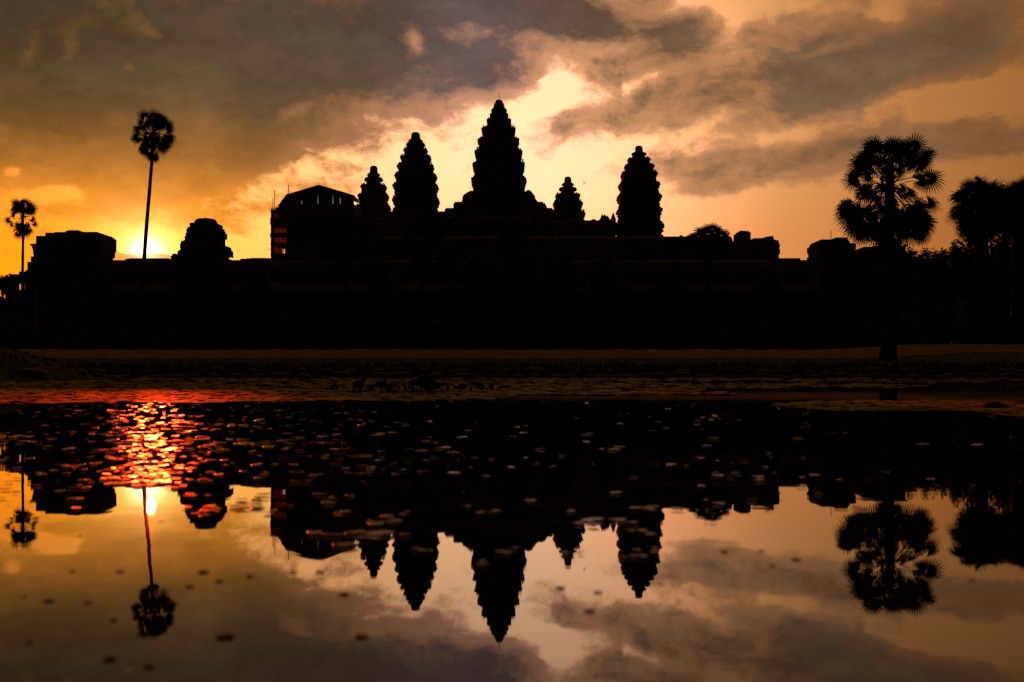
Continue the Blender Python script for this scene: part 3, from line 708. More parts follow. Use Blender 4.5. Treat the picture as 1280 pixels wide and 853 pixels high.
# ------------------------------------------------------------------ palms and trees
def fan(mb, hub, d, R, n=22, spread=150, roll=None, cup=.25, droop=.1):
    """one palmate leaf: segments joined to the middle, split and pointed beyond it"""
    d = Vector(d).normalized(); s = d.orthogonal().normalized()
    best = max((U(0, 3.14) for _ in range(3)), key=lambda a: abs((Matrix.Rotation(a, 3, d) @ d.cross(s)).y)) if roll is None else roll
    s.rotate(Matrix.Rotation(best, 3, d)); nrm = d.cross(s).normalized(); hub = Vector(hub)
    dirs = []
    for i in range(n + 1):
        t = rad(-spread + 2 * spread * i / n); dirs.append((math.cos(t), math.sin(t)))
    def P(c, r, z): return hub + (d * c[0] + s * c[1]) * r + nrm * z
    for i in range(n):
        a, b = dirs[i], dirs[i + 1]; m_ = ((a[0] + b[0]) / 2, (a[1] + b[1]) / 2)
        L = R * U(.84, 1.06) * (.82 + .18 * m_[0]); z1 = cup * R * .3
        k = .34
        tip = P(m_, L, z1 * .4) + Vector((0, 0, -droop * R * U(.3, 1.4)))
        ridge = P(m_, R * k, z1 + .05 * R)
        pa, pb = P(a, R * k * .98, z1), P(b, R * k * .98, z1)
        qa, qb = P((a[0] * .7 + m_[0] * .3, a[1] * .7 + m_[1] * .3), R * .66, z1 * .8), P((b[0] * .7 + m_[0] * .3, b[1] * .7 + m_[1] * .3), R * .66, z1 * .8)
        mb.add([hub, pa, ridge, pb, qa * .45 + tip * .2 + pa * .35, qb * .45 + tip * .2 + pb * .35, tip], [(0, 1, 2), (0, 2, 3), (1, 4, 6, 2), (2, 6, 5, 3)])
def palm_crown(t, D, base, leaves, ox, oz, dry=(), depth=1.0, seg=22):
    """leaves: (px, py, radius in px) of each fan as it hangs round the trunk top 'base'"""
    for name, ls, mm in (('crown', leaves, M['leaf']), ('dry_skirt', dry, M['dry_leaf'])):
        if not ls: continue
        f = MB(); B0 = Vector((PX(base[0], D) - ox, 0, PZ(base[1], D) - oz))
        for (px, py, r) in ls:
            h = Vector((PX(px, D) - ox, 0, PZ(py, D) - oz)); off = h - B0; R = PW(r, D) * 1.22
            h.y = U(-1, 1) * depth * R * 1.1
            root = B0 + Vector((0, 0, U(-.6, .5))); mid = (root + h) / 2 + Vector((0, 0, .08 * off.length))
            hub = root + (h - root) * .9 if off.length > R * .6 else h
            f.tube([root, mid, hub], [.07, .045, .035], 5, False)
            d = (hub - root); d = d + Vector((0, 0, -.25 * d.length))
            if d.length < .2: d = Vector((U(-1, 1), U(-1, 1), U(-.5, 1)))
            fan(f, hub, d, R, seg, U(125, 165), droop=U(.05, .25))
        f.build(name, mm, t)
def palm(px, D, base_py, top_py, trunk, label, leaves, crown_base, dry=(), group='sugar palms around the temple', lean=0, foot=None, depth=1.0, seg=22, gz=None):
    """trunk: (half width at foot, half width at top) in px; lean: px the foot is left of the crown"""
    z0 = gz if gz is not None else ground_h(PX(px, D), D) - .1
    ox = PX(px, D)
    t = thing('sugar_palm', (ox, D, z0), label, 'palm tree', group)
    z1 = PZ(top_py, D) - z0; xt = PX(px + lean, D) - ox; b = MB(); pts = []; rr = []
    for i in range(13):
        q = i / 12; pts.append((xt * (q ** .9) + .06 * math.sin(q * 9), 0, z1 * q))
        r = PW(trunk[0], D) * (1 - q) + PW(trunk[1], D) * q; rr.append(r * (1 + .35 * max(0, 1 - q * 9)) * (1 + U(-.03, .03)))
    b.tube(pts, rr, 10); b.build('trunk', M['bark'], t)
    palm_crown(t, D, crown_base, leaves, ox, z0, dry, depth, seg)
    return t

big = [(1070, 205, 20), (1066, 222, 17), (1160, 196, 17), (1162, 226, 17), (1086, 183, 19), (1118, 179, 17), (1138, 182, 18), (1080, 190, 22), (1094, 183, 20), (1110, 187, 20), (1126, 184, 20), (1144, 189, 21), (1157, 193, 16), (1073, 212, 20), (1067, 220, 15), (1090, 203, 20), (1104, 200, 18), (1122, 201, 18),
       (1137, 203, 18), (1152, 206, 13), (1158, 223, 18), (1083, 222, 12), (1082, 240, 16), (1094, 246, 16), (1100, 236, 12), (1137, 243, 14), (1126, 238, 12), (1112, 178, 12), (1096, 176, 10), (1132, 177, 11),
       (1104, 212, 14), (1122, 214, 13), (1088, 192, 18), (1134, 192, 18)]
big += [(1090, 234, 14), (1078, 240, 13), (1100, 228, 10)]
big_dry = [(1072, 302, 13), (1152, 303, 13), (1062, 292, 14), (1056, 268, 16), (1056, 258, 15), (1066, 286, 18), (1162, 258, 16), (1160, 278, 17), (1152, 294, 17), (1076, 296, 16), (1058, 262, 18), (1064, 277, 19), (1070, 290, 17), (1066, 268, 18), (1080, 283, 20), (1090, 270, 18), (1076, 262, 15), (1092, 292, 17), (1104, 285, 22), (1112, 300, 18), (1124, 290, 20), (1138, 283, 22), (1150, 262, 19), (1156, 272, 18), (1160, 266, 17), (1158, 284, 17),
           (1150, 286, 19), (1138, 298, 16), (1124, 268, 20), (1140, 262, 17), (1104, 262, 18), (1112, 275, 22), (1095, 304, 14), (1128, 305, 16), (1110, 312, 16), (1148, 278, 18), (1082, 274, 18), (1100, 296, 18), (1132, 274, 20), (1116, 258, 16)]
palm(1110, 112, 451, 205, (9, 5), 'big round sugar palm standing alone on the lawn at the right', big, (1112, 232), big_dry, lean=2, depth=.8, seg=26)
for o in bpy.data.objects['sugar_palm'].children:
    if o.name.startswith('dry_skirt'):
        pass
lp = [(176, 152, 10), (184, 146, 10), (193, 144, 10), (202, 147, 10), (210, 154, 9), (171, 163, 8), (213, 163, 8), (172, 174, 9), (180, 180, 10), (190, 183, 11), (200, 183, 11), (209, 178, 10), (213, 171, 8),
      (186, 156, 8), (197, 155, 9), (191, 170, 9), (182, 172, 8), (203, 172, 9), (184, 193, 9), (194, 196, 9), (180, 188, 8), (205, 187, 8), (206, 158, 8), (178, 158, 7), (191, 176, 10), (188, 150, 9), (199, 150, 9)]
lp += [(x + U(-4, 4), y + U(-4, 4), r * U(.8, 1)) for x, y, r in lp if not (175 < x < 189 and 153 < y < 168) and not (197 < x < 208 and 156 < y < 168)]
palm(171, 160, 440, 165, (3.0, 1.9), 'tall thin leaning sugar palm in front of the setting sun', lp, (192, 168), [(188, 200, 6), (195, 202, 6)], lean=21, depth=.9, seg=18)
fl = [(18, 258, 9), (24, 254, 9), (31, 254, 9), (38, 259, 9), (42, 264, 7), (14, 266, 7), (28, 260, 9), (13, 277, 6.5), (12, 281, 5), (43, 275, 6), (42, 280, 6), (22, 263, 7), (35, 264, 7), (28, 270, 6)]
fd = [(28, 283, 9), (24, 287, 9), (32, 287, 9), (28, 292, 8), (26, 296, 7), (37, 290, 6), (21, 282, 6), (34, 281, 7)]
fl += [(x + U(-3, 3), y + U(-3, 2), r * .9) for x, y, r in fl if y < 268]
palm(29.5, 176, 440, 262, (2.0, 1.4), 'small slender palm at the far left edge, beside the flat topped pavilion', fl, (28.5, 272), fd, lean=-1, depth=.9, seg=16)
# palms in the dark right corner
r1 = []
rr_ = random.Random(5)
for k in range(95):
    a = rr_.uniform(0, 6.28); q = rr_.uniform(.35, 1)
    r1.append((1226 + 30 * q * math.cos(a), 260 + 36 * q * math.sin(a) * (1 if math.sin(a) > 0 else .95), rr_.uniform(13, 17)))
r1 = [p for p in r1 if not (1203 < p[0] < 1216 and 254 < p[1] < 262)]
palm(1228, 150, 440, 250, (8, 7), 'dense sugar palm near the right edge, beside the low tree tops', r1, (1228, 258), lean=-1, depth=.9)
r2 = []
for k in range(95):
    a = rr_.uniform(0, 6.28); q = rr_.uniform(.3, 1)
    r2.append((1270 + 34 * q * math.cos(a), 262 + 36 * q * math.sin(a), rr_.uniform(12, 17)))
palm(1272, 156, 440, 255, (8, 7), 'sugar palm cut by the right edge of the picture', r2, (1271, 262), depth=.9)
# feathery crown over the inner gallery roof
sm = [(868, 292, 9), (875, 288, 10), (883, 286, 10), (890, 286, 10), (898, 288, 10), (905, 292, 9), (870, 299, 8), (880, 296, 10), (892, 296, 10), (903, 298, 9), (886, 302, 10), (874, 306, 9), (898, 306, 9), (886, 312, 9)]
sm += [(x + U(-5, 5), y + U(0, 7), r) for x, y, r in sm] + [(886, 293, 10), (878, 298, 9), (894, 299, 9), (886, 298, 9)]
palm(886, 168, 440, 300, (3.4, 2.6), 'palm whose crown stands just above the long roof at right of the towers', sm, (886, 303), [(880, 318, 8), (892, 318, 8), (886, 324, 8)], seg=20, depth=.8)
# palms against the temple front
for (px, py, D, r, lb) in ((432, 312, 158, 24, 'low dark palm in front of the scaffolded pavilion'), (528, 300, 160, 25, 'dark palm below the large left tower'), (640, 296, 162, 22, 'dark palm below the tallest tower'), (560, 330, 152, 16, 'short dark palm between the left tower and the entrance')):
    ls = []
    for k in range(30):
        a = rr_.uniform(0, 6.28); q = rr_.uniform(.3, 1); ls.append((px + r * q * math.cos(a), py + r * .9 * q * math.sin(a), r * .42))
    palm(px, D, 440, py, (4, 3), lb, ls, (px, py + 4), [(px + r * .3 * math.sin(k * 2.1), py + r * (.9 + .05 * k), r * .4) for k in range(6)], depth=.8, seg=18)

def leafy(name, px, D, w, py_top, py_base, label, cat='tree', n=1500, leaf=.35, gz=None, bumps=6, seed=1, group=None, trunk=True):
    r = random.Random(seed); x = PX(px, D); z0 = gz if gz is not None else ground_h(x, D) - .1
    t = thing(name, (x, D, z0), label, cat, group)
    H = PZ(py_top, D) - z0; W = PW(w, D); zc = PZ(py_base, D) - z0
    cl = []
    for k in range(bumps):
        a = r.uniform(0, 6.28); q = r.uniform(.15, .75)
        rz = r.uniform(.25, .42); cl.append((W * q * math.cos(a), W * .7 * q * math.sin(a), zc + (H - zc) * r.uniform(.25, 1 - rz * .5), W * r.uniform(.3, .5), (H - zc) * rz))
    b = MB()
    if trunk:
        b.tube([(0, 0, 0), (.1, 0, zc * .6), (0, .1, zc + (H - zc) * .4)], [W * .09 + .08, W * .07 + .06, W * .04 + .03], 8)
        for c in cl: b.tube([(0, .05, zc * .7), (c[0] * .6, c[1] * .6, (zc * .7 + c[2]) / 2), c[:3]], [W * .045 + .04, W * .03 + .03, .03], 6)
    else:
        for k in range(5): b.tube([(0, 0, 0), (r.uniform(-.5, .5) * W, r.uniform(-.4, .4) * W, H * .7)], [.06, .02], 5)
    b.build('trunk', M['bark'], t)
    f = MB()
    for k in range(n):
        c = cl[r.randrange(len(cl))]
        u = Vector((r.gauss(0, 1), r.gauss(0, 1), r.gauss(0, 1))).normalized() * (r.uniform(.3, 1.12) ** .6)
        p = Vector((c[0] + u.x * c[3], c[1] + u.y * c[3], c[2] + u.z * c[4]))
        if p.z < .05: continue
        d = Vector((r.gauss(0, 1), r.gauss(0, 1), r.gauss(-.2, .7))).normalized(); s = d.orthogonal().normalized(); s.rotate(Matrix.Rotation(r.uniform(0, 6.28), 3, d))
        L = leaf * r.uniform(.6, 1.3)
        f.add([p, p + d * L * .5 + s * L * .28, p + d * L, p + d * L * .5 - s * L * .28], [(0, 1, 2, 3)])
    f.build('crown', M['foliage'], t)
    return t
leafy('broadleaf_tree', 3, 200, 14, 343, 370, 'small tree at the far left edge beyond the side porch', n=2200, leaf=.5, seed=3, gz=GZ)
leafy('broadleaf_tree', 1145, 200, 16, 314, 345, 'tree top just right of the big round palm trunk', n=2600, leaf=.5, seed=4, gz=GZ)
leafy('broadleaf_tree', 1170, 206, 17, 318, 345, 'lower tree between the big round palm and the dense palm', n=2600, leaf=.5, seed=5, gz=GZ)
leafy('broadleaf_tree', 1194, 198, 14, 302, 345, 'taller thin tree beside the dense palm near the right edge', n=2300, leaf=.5, seed=6, gz=GZ)
DT = [(1128, 216, 26, 322), (1152, 222, 24, 326), (1176, 214, 26, 323), (1202, 220, 26, 318), (1230, 214, 28, 312), (1258, 222, 28, 310), (1286, 216, 28, 308), (1320, 220, 30, 316)]
LB = ['right behind the big round palm', 'just right of the big round palm', 'right of the big palm under low tree tops', 'between the big palm and the dense palm', 'behind the dense palm', 'between the two palms of the right corner', 'behind the palm cut by the right edge', 'beyond the right edge palm']
for i, (px, D, w_, tp) in enumerate(DT):
    leafy('broadleaf_tree', px, D, w_, tp, 434, 'dark dense tree ' + LB[i], n=6000, leaf=1.1, seed=140 + i, gz=GZ, bumps=16, group='dense dark trees at the right')
for i, (px, D, w_, tp) in enumerate(((-8, 214, 20, 366), (-40, 216, 26, 350))):
    leafy('broadleaf_tree', px, D, w_, tp, 425, ('low dark tree at the left edge beneath the small tree', 'dark tree just beyond the left edge')[i], n=2600, leaf=1.3, seed=160 + i, gz=GZ, bumps=14)
leafy('broadleaf_tree', 1250, 150, 40, 318, 390, 'dark spreading tree under the palms at the right edge', n=3500, leaf=.5, seed=8)
for i, (px, D, w_, tp, lb) in enumerate(((1150, 172, 20, 392, 'bushy tree at the edge of the lawn right of the big palm trunk'), (1170, 168, 20, 385, 'leafy bush by the lawn between the big palm and the dense palm'), (1200, 172, 22, 380, 'leafy bush by the lawn left of the dense palm trunk'))):
    leafy('shrub', px, D, w_, tp, 434, lb, 'shrub', n=2600, leaf=1.0, seed=180 + i, bumps=14, trunk=False)
for i, (px, D, w_, tp, lb) in enumerate(((326, 164, 26, 348, 'dark tree left of the scaffolded pavilion'), (478, 166, 26, 312, 'dark tree below the small left tower'), (588, 165, 30, 318, 'dark tree below the left shoulder of the tallest tower'),
        (704, 164, 28, 300, 'dark tree below the small tower right of the tallest one'), (762, 166, 26, 326, 'dark tree left of the right end tower foot'), (838, 165, 26, 334, 'dark tree left of the feathery palm'), (958, 166, 24, 340, 'dark tree in front of the stepped stone pavilion'), (150, 165, 22, 372, 'dark low tree beside the leaning palm trunk'))):
    leafy('broadleaf_tree', px, D, w_, tp, 415, lb, n=1900, leaf=.75, seed=200 + i, bumps=9)
for i, (px, lb) in enumerate(((-85, 'nearest to the left edge'), (-130, 'second from the left edge'), (-185, 'far out to the left'))):
    leafy('broadleaf_tree', px, 214 + 4 * i, 30, 338 - 6 * i, 425, 'dense dark tree in the row beyond the left pavilion, ' + lb, n=2600, leaf=1.3, seed=230 + i, gz=GZ, bumps=14)
# dark shrubbery along the temple front
G = 'dark shrubs along the foot of the outer gallery'
for i in range(36):
    px = -40 + i * 39.5 + rr_.uniform(-12, 12); hgt = rr_.uniform(14, 44) + (34 if px > 1100 else 0)
    leafy('shrub', px, 143 + rr_.uniform(0, 14), rr_.uniform(16, 28) * (1.5 if px > 1100 else 1), 437 - hgt, 436, 'dark rounded shrub along the foot of the outer gallery', 'shrub', n=420, leaf=.6, seed=40 + i, group=G, trunk=False, bumps=5)

# ------------------------------------------------------------------ stones of the bank
def stone_mesh(seed, sx, sy, sz):
    r = random.Random(seed); bm = bmesh.new(); bmesh.ops.create_icosphere(bm, subdivisions=2, radius=1)
    ph = [r.uniform(0, 6.28) for _ in range(6)]
    for v in bm.verts:
        c = v.co; k = 1 + .16 * math.sin(c.x * 2.7 + ph[0]) + .13 * math.sin(c.y * 3.1 + ph[1]) + .12 * math.sin(c.z * 3.3 + ph[2]) + .05 * math.sin(c.x * 7 + c.y * 6 + ph[3])
        c = c * k; m_ = max(abs(c.x), abs(c.y), abs(c.z)); c = c * .7 + c / m_ * .3
        v.co = (c.x * sx, c.y * sy, max(c.z, -.5) * sz)
    me = bpy.data.meshes.new('stone'); bm.to_mesh(me); bm.free(); me.materials.append(M['rock'])
    me.polygons.foreach_set('use_smooth', [True] * len(me.polygons)); return me
sms = [stone_mesh(k, *s) for k, s in enumerate(((.9, .5, .34), (1.2, .55, .3), (.7, .5, .4), (1.5, .6, .3), (.6, .45, .3), (1.0, .6, .45)))]
r = random.Random(77)
def add_stone(x, y, z, s, rz, label, group):
    o = bpy.data.objects.new('stone', sms[r.randrange(6)]); COL.objects.link(o)
    o.location = (x, y, z); o.rotation_euler = (r.uniform(-.12, .12), r.uniform(-.1, .1), rz); o.scale = (s, s, s * r.uniform(.8, 1.15))
    return tag(o, label, 'stone', group)
x = -46.0
while x < 50:
    yb = 87 + wob(x) * .7
    s = r.uniform(.55, 1.1)
    add_stone(x, yb + r.uniform(-.35, .1), .05 + r.uniform(-.08, .1), s, r.uniform(-.3, .3), 'brown riprap stone in the row along the far bank', 'riprap stones along the far bank')
    if r.random() < .65: add_stone(x + r.uniform(-.5, .5), yb + r.uniform(.5, 1.0), .55 + r.uniform(-.1, .15), s * .8, r.uniform(-.4, .4), 'brown riprap stone in the row along the far bank', 'riprap stones along the far bank')
    x += s * r.uniform(1.5, 2.3)
for k in range(26):
    a = r.uniform(-2.6, .7); q = r.uniform(.85, 1.25); x = -36 + 10.5 * math.cos(a) * q * .9; y = 64 + 12 * math.sin(a) * q
    h = ground_h(x, y)
    if h < -.15 or y > 84: continue
    add_stone(x, y, h + .1, r.uniform(.4, .95), r.uniform(-1, 1), 'rough stone on the grassy mound at the left shore', 'stones on the left mound')
o = bpy.data.objects.new('rock', stone_mesh(94, .2, .14, .12)); COL.objects.link(o); o.location = (PX(1245, 18.6), 18.6, .03); o.data.materials[0] = M['stone']; tag(o, 'small dark rock rising from the floating leaf mat at the right', 'rock')

# ------------------------------------------------------------------ grass on the bank and lawn
g = MB(); r = random.Random(13)
for k in range(9000):
    x = r.uniform(-62, 62)
    if k < 4500: y = 87 + wob(x) * .7 + r.uniform(.2, 2.6)
    elif k < 5800: x = r.gauss(-36, 6); y = r.gauss(64, 7)
    else: y = r.uniform(89, 119)
    z = ground_h(x, y)
    if z < .12: continue
    for q in range(2):
        a = r.uniform(0, 6.28); h = r.uniform(.1, .34) * (1.2 if k < 5800 else .7); w_ = r.uniform(.03, .07); l = r.uniform(-.15, .15)
        c, s = math.cos(a) * w_, math.sin(a) * w_
        g.add([(x - c, y - s, z - .03), (x + c, y + s, z - .03), (x + l, y + l * .5, z + h)], [(0, 1, 2)])
        x += r.uniform(-.15, .15)
struct(g.build('grass', M['grass']), 'stuff')

# ------------------------------------------------------------------ lily pads
def pad_geo(r, n=14):
    """a notched round leaf with a lifted, wavy rim; top sheet, rim and under side"""
    no = r.uniform(.1, .3); ph = r.uniform(0, 6.28); lift = r.uniform(.006, .03); top = [(0, 0, .0)]; N = n
    for ring, rr in ((0, .55), (1, .9), (2, 1.0)):
        for i in range(N):
            t = no + (2 * math.pi - 2 * no) * i / (N - 1); w_ = 1 + .05 * math.sin(3 * t + ph)
            z = lift * (rr ** 2.5) * (.7 + .6 * math.sin(2 * t + ph)) 
            top.append((rr * w_ * math.cos(t), rr * w_ * math.sin(t), z))
    fs = []
    for i in range(N - 1): fs.append((0, 1 + i, 2 + i))
    for k in range(2):
        for i in range(N - 1): fs.append((1 + k * N + i, 1 + (k + 1) * N + i, 2 + (k + 1) * N + i, 2 + k * N + i))
    m_ = len(top); low = [(x * .97, y * .97, z - .012) for x, y, z in top[1 + 2 * N:]]
    fs += [(1 + 2 * N + i, m_ + i, m_ + i + 1, 2 + 2 * N + i) for i in range(N - 1)]
    return top + low, fs
r = random.Random(21); geos = [pad_geo(r) for _ in range(10)]
pmesh = []
for v, f in geos:
    me = bpy.data.meshes.new('lily_pad'); me.from_pydata(v, [], f); me.materials.append(M['pad']); me.polygons.foreach_set('use_smooth', [True] * len(f)); pmesh.append(me)
nmesh = []
for me in pmesh:
    c = me.copy(); c.materials.clear(); c.materials.append(M['pad_near']); nmesh.append(c)
pads = []                                  # (x, y, radius, turn, tilt, tilt)
def at_row(px, py):
    D = CAMZ * F / (py - HZ); return PX(px, D), D
NEAR = [(100, 670), (90, 715), (150, 715), (255, 716), (274, 727), (237, 734), (312, 721), (430, 744), (367, 716), (400, 716), (110, 754), (142, 776), (37, 803), (282, 797), (187, 834), (137, 825), (452, 797),
        (30, 747), (62, 752), (180, 752), (215, 755), (965, 708), (950, 689), (700, 736), (747, 741), (737, 765), (825, 730), (905, 690), (995, 700), (1215, 726)]
near = []
for px, py in NEAR:
    x, y = at_row(px, py); near.append((x, y, r.uniform(.009, .018) * (1.7 if (px, py) in ((282, 797), (452, 797)) else 1) * (y / 3.2) ** .5, r.uniform(0, 6.28), r.uniform(-.03, .03), r.uniform(-.03, .03)))
CL = [(r.uniform(-60, 1340), r.uniform(505, 640), r.uniform(25, 90)) for _ in range(46)]   # pads drift in rafts
while len(pads) < 620:
    if r.random() < .62:
        c = CL[r.randrange(len(CL))]; px = r.gauss(c[0], c[2]); py = r.gauss(c[1], 4.5)
    else: px = r.uniform(-120, 1400); py = 503 + 150 * r.random() ** 1.35
    if py < 503 or py > 668: continue
    if py > 604 and r.random() < .55: continue
    dens_ = (1.0 if px < 480 else .3 if px < 900 else .18)
    if r.random() > dens_: continue
    x, y = at_row(px, py)
    if abs(x) > 60: continue
    pads.append((x, y, r.uniform(.018, .05) * (1.25 if y > 9 else .8), r.uniform(0, 6.28), r.gauss(0, .045), r.gauss(0, .045)))
for k in range(420):                       # the raft that lies in the sun's path
    px = r.gauss(190, 34 + 10 * r.random()); py = 500 + 110 * r.random() ** 1.1; x, y = at_row(px, py)
    pads.append((x, y, r.uniform(.02, .05) * (1.2 if y > 9 else .7), r.uniform(0, 6.28), r.gauss(0, .05), r.gauss(0, .05)))
for px, py, s in ((417, 645, .07), (490, 652, .08), (470, 655, .06), (440, 677, .12), (425, 621, .06), (757, 652, .09), (735, 655, .07), (405, 670, .08), (455, 673, .07), (258, 640, .05), (245, 646, .04), (266, 636, .04),
                  (798, 668, .06), (812, 690, .04), (790, 700, .04), (530, 690, .05), (505, 668, .05), (620, 640, .06), (640, 690, .05), (600, 705, .04), (712, 690, .05)):
    x, y = at_row(px, py); 
    for q in range(3): pads.append((x + r.uniform(-1.4, 1.4) * s, y + r.uniform(-1.5, 1.5) * s, s * r.uniform(.25, .5), r.uniform(0, 6.28), r.gauss(0, .03), r.gauss(0, .03)))
pads.sort(key=lambda p: -(p[2] * p[2] / p[1] ** 3))
vis = [p for p in pads if abs(p[0]) < .52 * p[1]]; hid = [p for p in pads if abs(p[0]) >= .52 * p[1]]
one = vis[:300 - len(near)]; rest = vis[300 - len(near):] + hid
for lst, lb, gr in ((near, 'small brownish lily pad adrift on the bright mirror of sky near the camera', 'lily pads on the bright foreground water'), (one, 'flat lily pad catching light on the dark reflection of the temple', 'lily pads on the dark middle water')):
    for (x, y, s, a, tx, ty) in lst:
        o = bpy.data.objects.new('lily_pad', (nmesh if lst is near else pmesh)[r.randrange(10)]); COL.objects.link(o)
        o.location = (x, y, .008 + s * .06); o.rotation_euler = (tx, ty, a); o.scale = (s * r.uniform(.9, 1.4), s, s * (.35 if lst is near else 1)); o.location.z = .004 if lst is near else o.location.z; tag(o, lb, 'lily pad', gr)
def bulk(name, lst, m):
    b = MB()
    for (x, y, s, a, tx, ty) in lst:
        v, f = geos[r.randrange(10)]; c, sn = math.cos(a), math.sin(a)
        b.add([(x + (p[0] * c - p[1] * sn) * s, y + (p[0] * sn + p[1] * c) * s, .008 + s * .06 + s * (p[2] + (p[0] * c - p[1] * sn) * -ty + (p[0] * sn + p[1] * c) * tx)) for p in v], f)
    me = bpy.data.meshes.new(name); me.from_pydata(b.v, [], b.f); me.materials.append(m); me.polygons.foreach_set('use_smooth', [True] * len(b.f))
    o = bpy.data.objects.new(name, me); COL.objects.link(o); return struct(o, 'stuff')
bulk('lily_pads', rest, M['pad'])
# mats of small floating leaves towards the far bank
far = []
def in_mat(x, y):
    py = HZ + CAMZ * F / y; px = 640 + x / y * F
    e = 5 * math.sin(x * .35) + 3 * math.sin(x * 1.3 + y * .2)
    if px < 640: return 473 < py < 505 + e * .4 - max(0, px - 380) * .02
    if 473 < py < 477.5 + e * .2: return px < 1290
    if 479.5 < py < 486 + e * .3: return px < 1130 - 30 * math.sin(y * .4)
    if 486 <= py < 494: return px < 760 + 25 * e
    if 502 < py < 520 + e * .3: return px > 1030 - 60 * math.sin(y * .7) - (py < 506) * 10 + (py > 515) * 160
    return False
while len(far) < 15000:
    y = CAMZ * F / (r.uniform(10.8, 60)) ; x = r.uniform(-.56, .56) * y
    if not in_mat(x, y): continue
    if math.sin(x * .23 + 1.3 * math.sin(y * .31)) * math.sin(y * .55 + x * .07) > .82 and r.random() < .8: continue
    far.append((x, y, r.uniform(.1, .24) * (.45 + y / 60), r.uniform(0, 6.28), r.gauss(0, .035), r.gauss(0, .035)))
bulk('floating_leaf_mat', far, M['mat'])

# ------------------------------------------------------------------ lotus clumps, reeds, flowers
def lotus(px, py, hpx, wpx, label, m, seed):
    r = random.Random(seed); x, y = at_row(px, py); t = thing('lotus_clump', (x, y, 0), label, 'water plant', 'lotus clumps before the far bank')
    st = MB(); lf = MB(); W = PW(wpx, y); H = PW(hpx, y)
    for k in range(9):
        px_, py_ = r.gauss(0, .4) * W, r.gauss(0, .3) * W; h = H * r.uniform(.45, 1); lx = r.uniform(-.12, .12)
        st.tube([(px_, py_, -.05), (px_ + lx * .4, py_, h * .6), (px_ + lx, py_, h)], [.02, .016, .012], 5)
        R = H * r.uniform(.35, .6); n = 12; nx, ny = r.uniform(-.7, .7), r.uniform(-.7, .7); rim = []
        for i in range(n):
            a = 6.283 * i / n; rr2 = R * (1 + .1 * math.sin(3 * a + k)); rim.append((px_ + lx + rr2 * math.cos(a), py_ + rr2 * math.sin(a), max(.02, h + R * .18 + rr2 * (nx * math.cos(a) + ny * math.sin(a)) * .8)))
        lf.add([(px_ + lx, py_, h)] + rim, [(0, 1 + i, 1 + (i + 1) % n) for i in range(n)])
    lathe(st, [(-.1, W), (-.06, W * 1.2), (-.045, W * .8)], 10)
    st.build('stems', M['aquatic'], t); lf.build('leaves', m, t)
for i, a in enumerate(((448, 491, 10, 11, 'dark lotus clump at the left end of the row before the far bank', 'aquatic'), (472, 492, 9, 15, 'reddish withered lotus clump in the row before the far bank', 'aquatic_dry'), (498, 489, 7, 18, 'low spread lotus clump in the row before the far bank', 'aquatic'),
                       (519, 491, 11, 10, 'upright dark red lotus clump below the large left tower', 'aquatic_dry'), (537, 492, 15, 12, 'tallest green lotus clump of the row before the far bank', 'aquatic'), (556, 490, 8, 15, 'brown lotus clump beside the tallest green one', 'aquatic_dry'),
                       (582, 490, 9, 17, 'wide dark lotus clump left of the row\'s right end', 'aquatic'), (607, 489, 6, 14, 'small green lotus clump at the right end of the row', 'aquatic'), (418, 488, 6, 6, 'tiny lotus tuft left of the clump row', 'aquatic'), (362, 482, 4, 18, 'flat dark raft of lotus leaves far out at the left', 'aquatic'))):
    lotus(a[0], a[1], a[2] * 1.3, a[3] * 1.2, a[4], M[a[5]], 300 + i)
def reeds(px, py, hpx, wpx, n, label, seed):
    r = random.Random(seed); x, y = at_row(px, py); b = MB(); W = PW(wpx, y); H = PW(hpx, y)
    for k in range(n):
        a, d = r.gauss(0, .4) * W, r.gauss(0, .3) * W; h = H * r.uniform(.5, 1); l = r.gauss(0, .16) * H
        b.tube([(a, d, -.05), (a + l * .3, d, h * .55), (a + l, d, h)], [.004, .003, .001], 4)
    lathe(b, [(-.07, W * 1.2), (-.045, W * 1.3), (-.03, W * .8)], 10)
    o = b.build('reed_tuft', M['grass'], None, loc=(x, y, 0)); tag(o, label, 'reeds')
reeds(430, 608, 30, 34, 22, 'sparse reed stalks in the dark water below the scaffolded pavilion', 1)
reeds(528, 616, 24, 30, 14, 'thin reed tuft in the dark water below the left tower', 2)
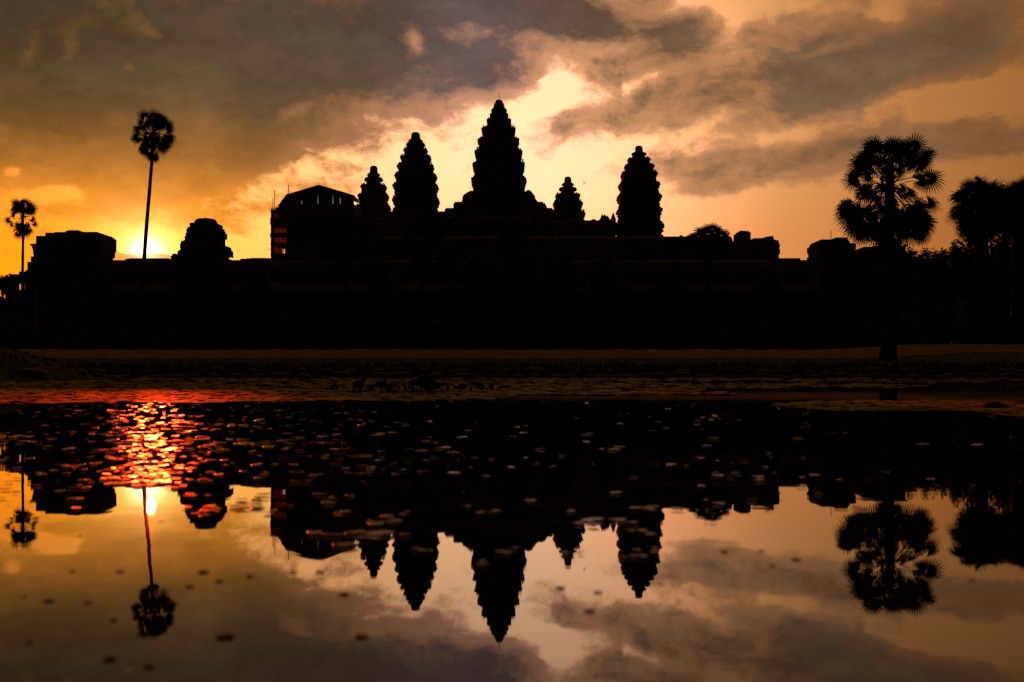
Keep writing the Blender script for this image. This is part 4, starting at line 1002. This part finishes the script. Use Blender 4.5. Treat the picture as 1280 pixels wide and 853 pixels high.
def flower(px, py, R, m, name, label):
    x, y = at_row(px, py); t = thing(name, (x, y, 0), label, 'flower'); p = MB()
    for ring, (n, l, up) in enumerate(((9, 1, .6), (7, .75, 1.1))):
        for i in range(n):
            a = 6.283 * i / n + ring * .3; c, s = math.cos(a), math.sin(a); w_ = .22 * R
            p.add([(0, 0, .03), (c * R * l * .5 - s * w_, s * R * l * .5 + c * w_, .03 + R * up * .45), (c * R * l, s * R * l, .03 + R * up), (c * R * l * .5 + s * w_, s * R * l * .5 - c * w_, .03 + R * up * .45)], [(0, 1, 2, 3)])
    p.build('petals', m, t); s_ = MB(); s_.tube([(0, 0, -.1), (0, 0, .04)], .008, 6); s_.build('stalk', M['aquatic'], t)
flower(908, 525, .07, M['red_petal'], 'water_lily', 'tiny red water lily flower on the dark water below the right pavilion')
flower(1007, 523, .07, M['white_petal'], 'water_lily', 'tiny pale water lily flower right of the red one')

# ------------------------------------------------------------------ birds
def bird(px, py, D, span, bank, rz, label):
    t = thing('bird', (PX(px, D), D, PZ(py, D)), label, 'bird', 'birds in the sky', rz); t.rotation_euler = (.1, bank, rz); s = span / 2
    b = MB(); b.tube([(0, -.34 * s, 0), (0, -.26 * s, .02 * s), (0, -.05 * s, 0), (0, .25 * s, 0), (0, .5 * s, .01 * s)], [.02 * s, .07 * s, .1 * s, .06 * s, .015 * s], 8)
    b.add([(-.12 * s, .55 * s, .01), (.12 * s, .55 * s, .01), (.03 * s, .3 * s, .02 * s), (-.03 * s, .3 * s, .02 * s)], [(0, 1, 2, 3)])
    b.build('body', M['feather'], t, True)
    for sg in (-1, 1):
        w_ = MB(); up = [(0, 0), (.45, .38), (1.0, .3)]
        pts = []
        for i, (q, z) in enumerate(up): ch = (.2, .18, .02)[i] * s; sw = (.0, .02, .16)[i] * s; pts += [(sg * q * s, sw - ch, z * s), (sg * q * s, sw + ch, z * s), (sg * q * s, sw, z * s + .02 * s * (2 - i))]
        w_.add(pts, [(0, 3, 5, 2), (2, 5, 4, 1), (3, 6, 8, 5), (5, 8, 7, 4), (0, 1, 4, 3), (3, 4, 7, 6)])
        w_.build('wing', M['feather'], t)
bird(730.5, 229.5, 120, .85, .3, .6, 'small bird in flight left of the right end tower')
bird(75, 159, 150, .5, -.2, 1.2, 'upper of two tiny birds high at the left')
bird(70, 166, 150, .5, .25, .8, 'lower of two tiny birds high at the left')
bird(1069, 89, 150, .6, .1, .3, 'lone tiny bird high over the big round palm')
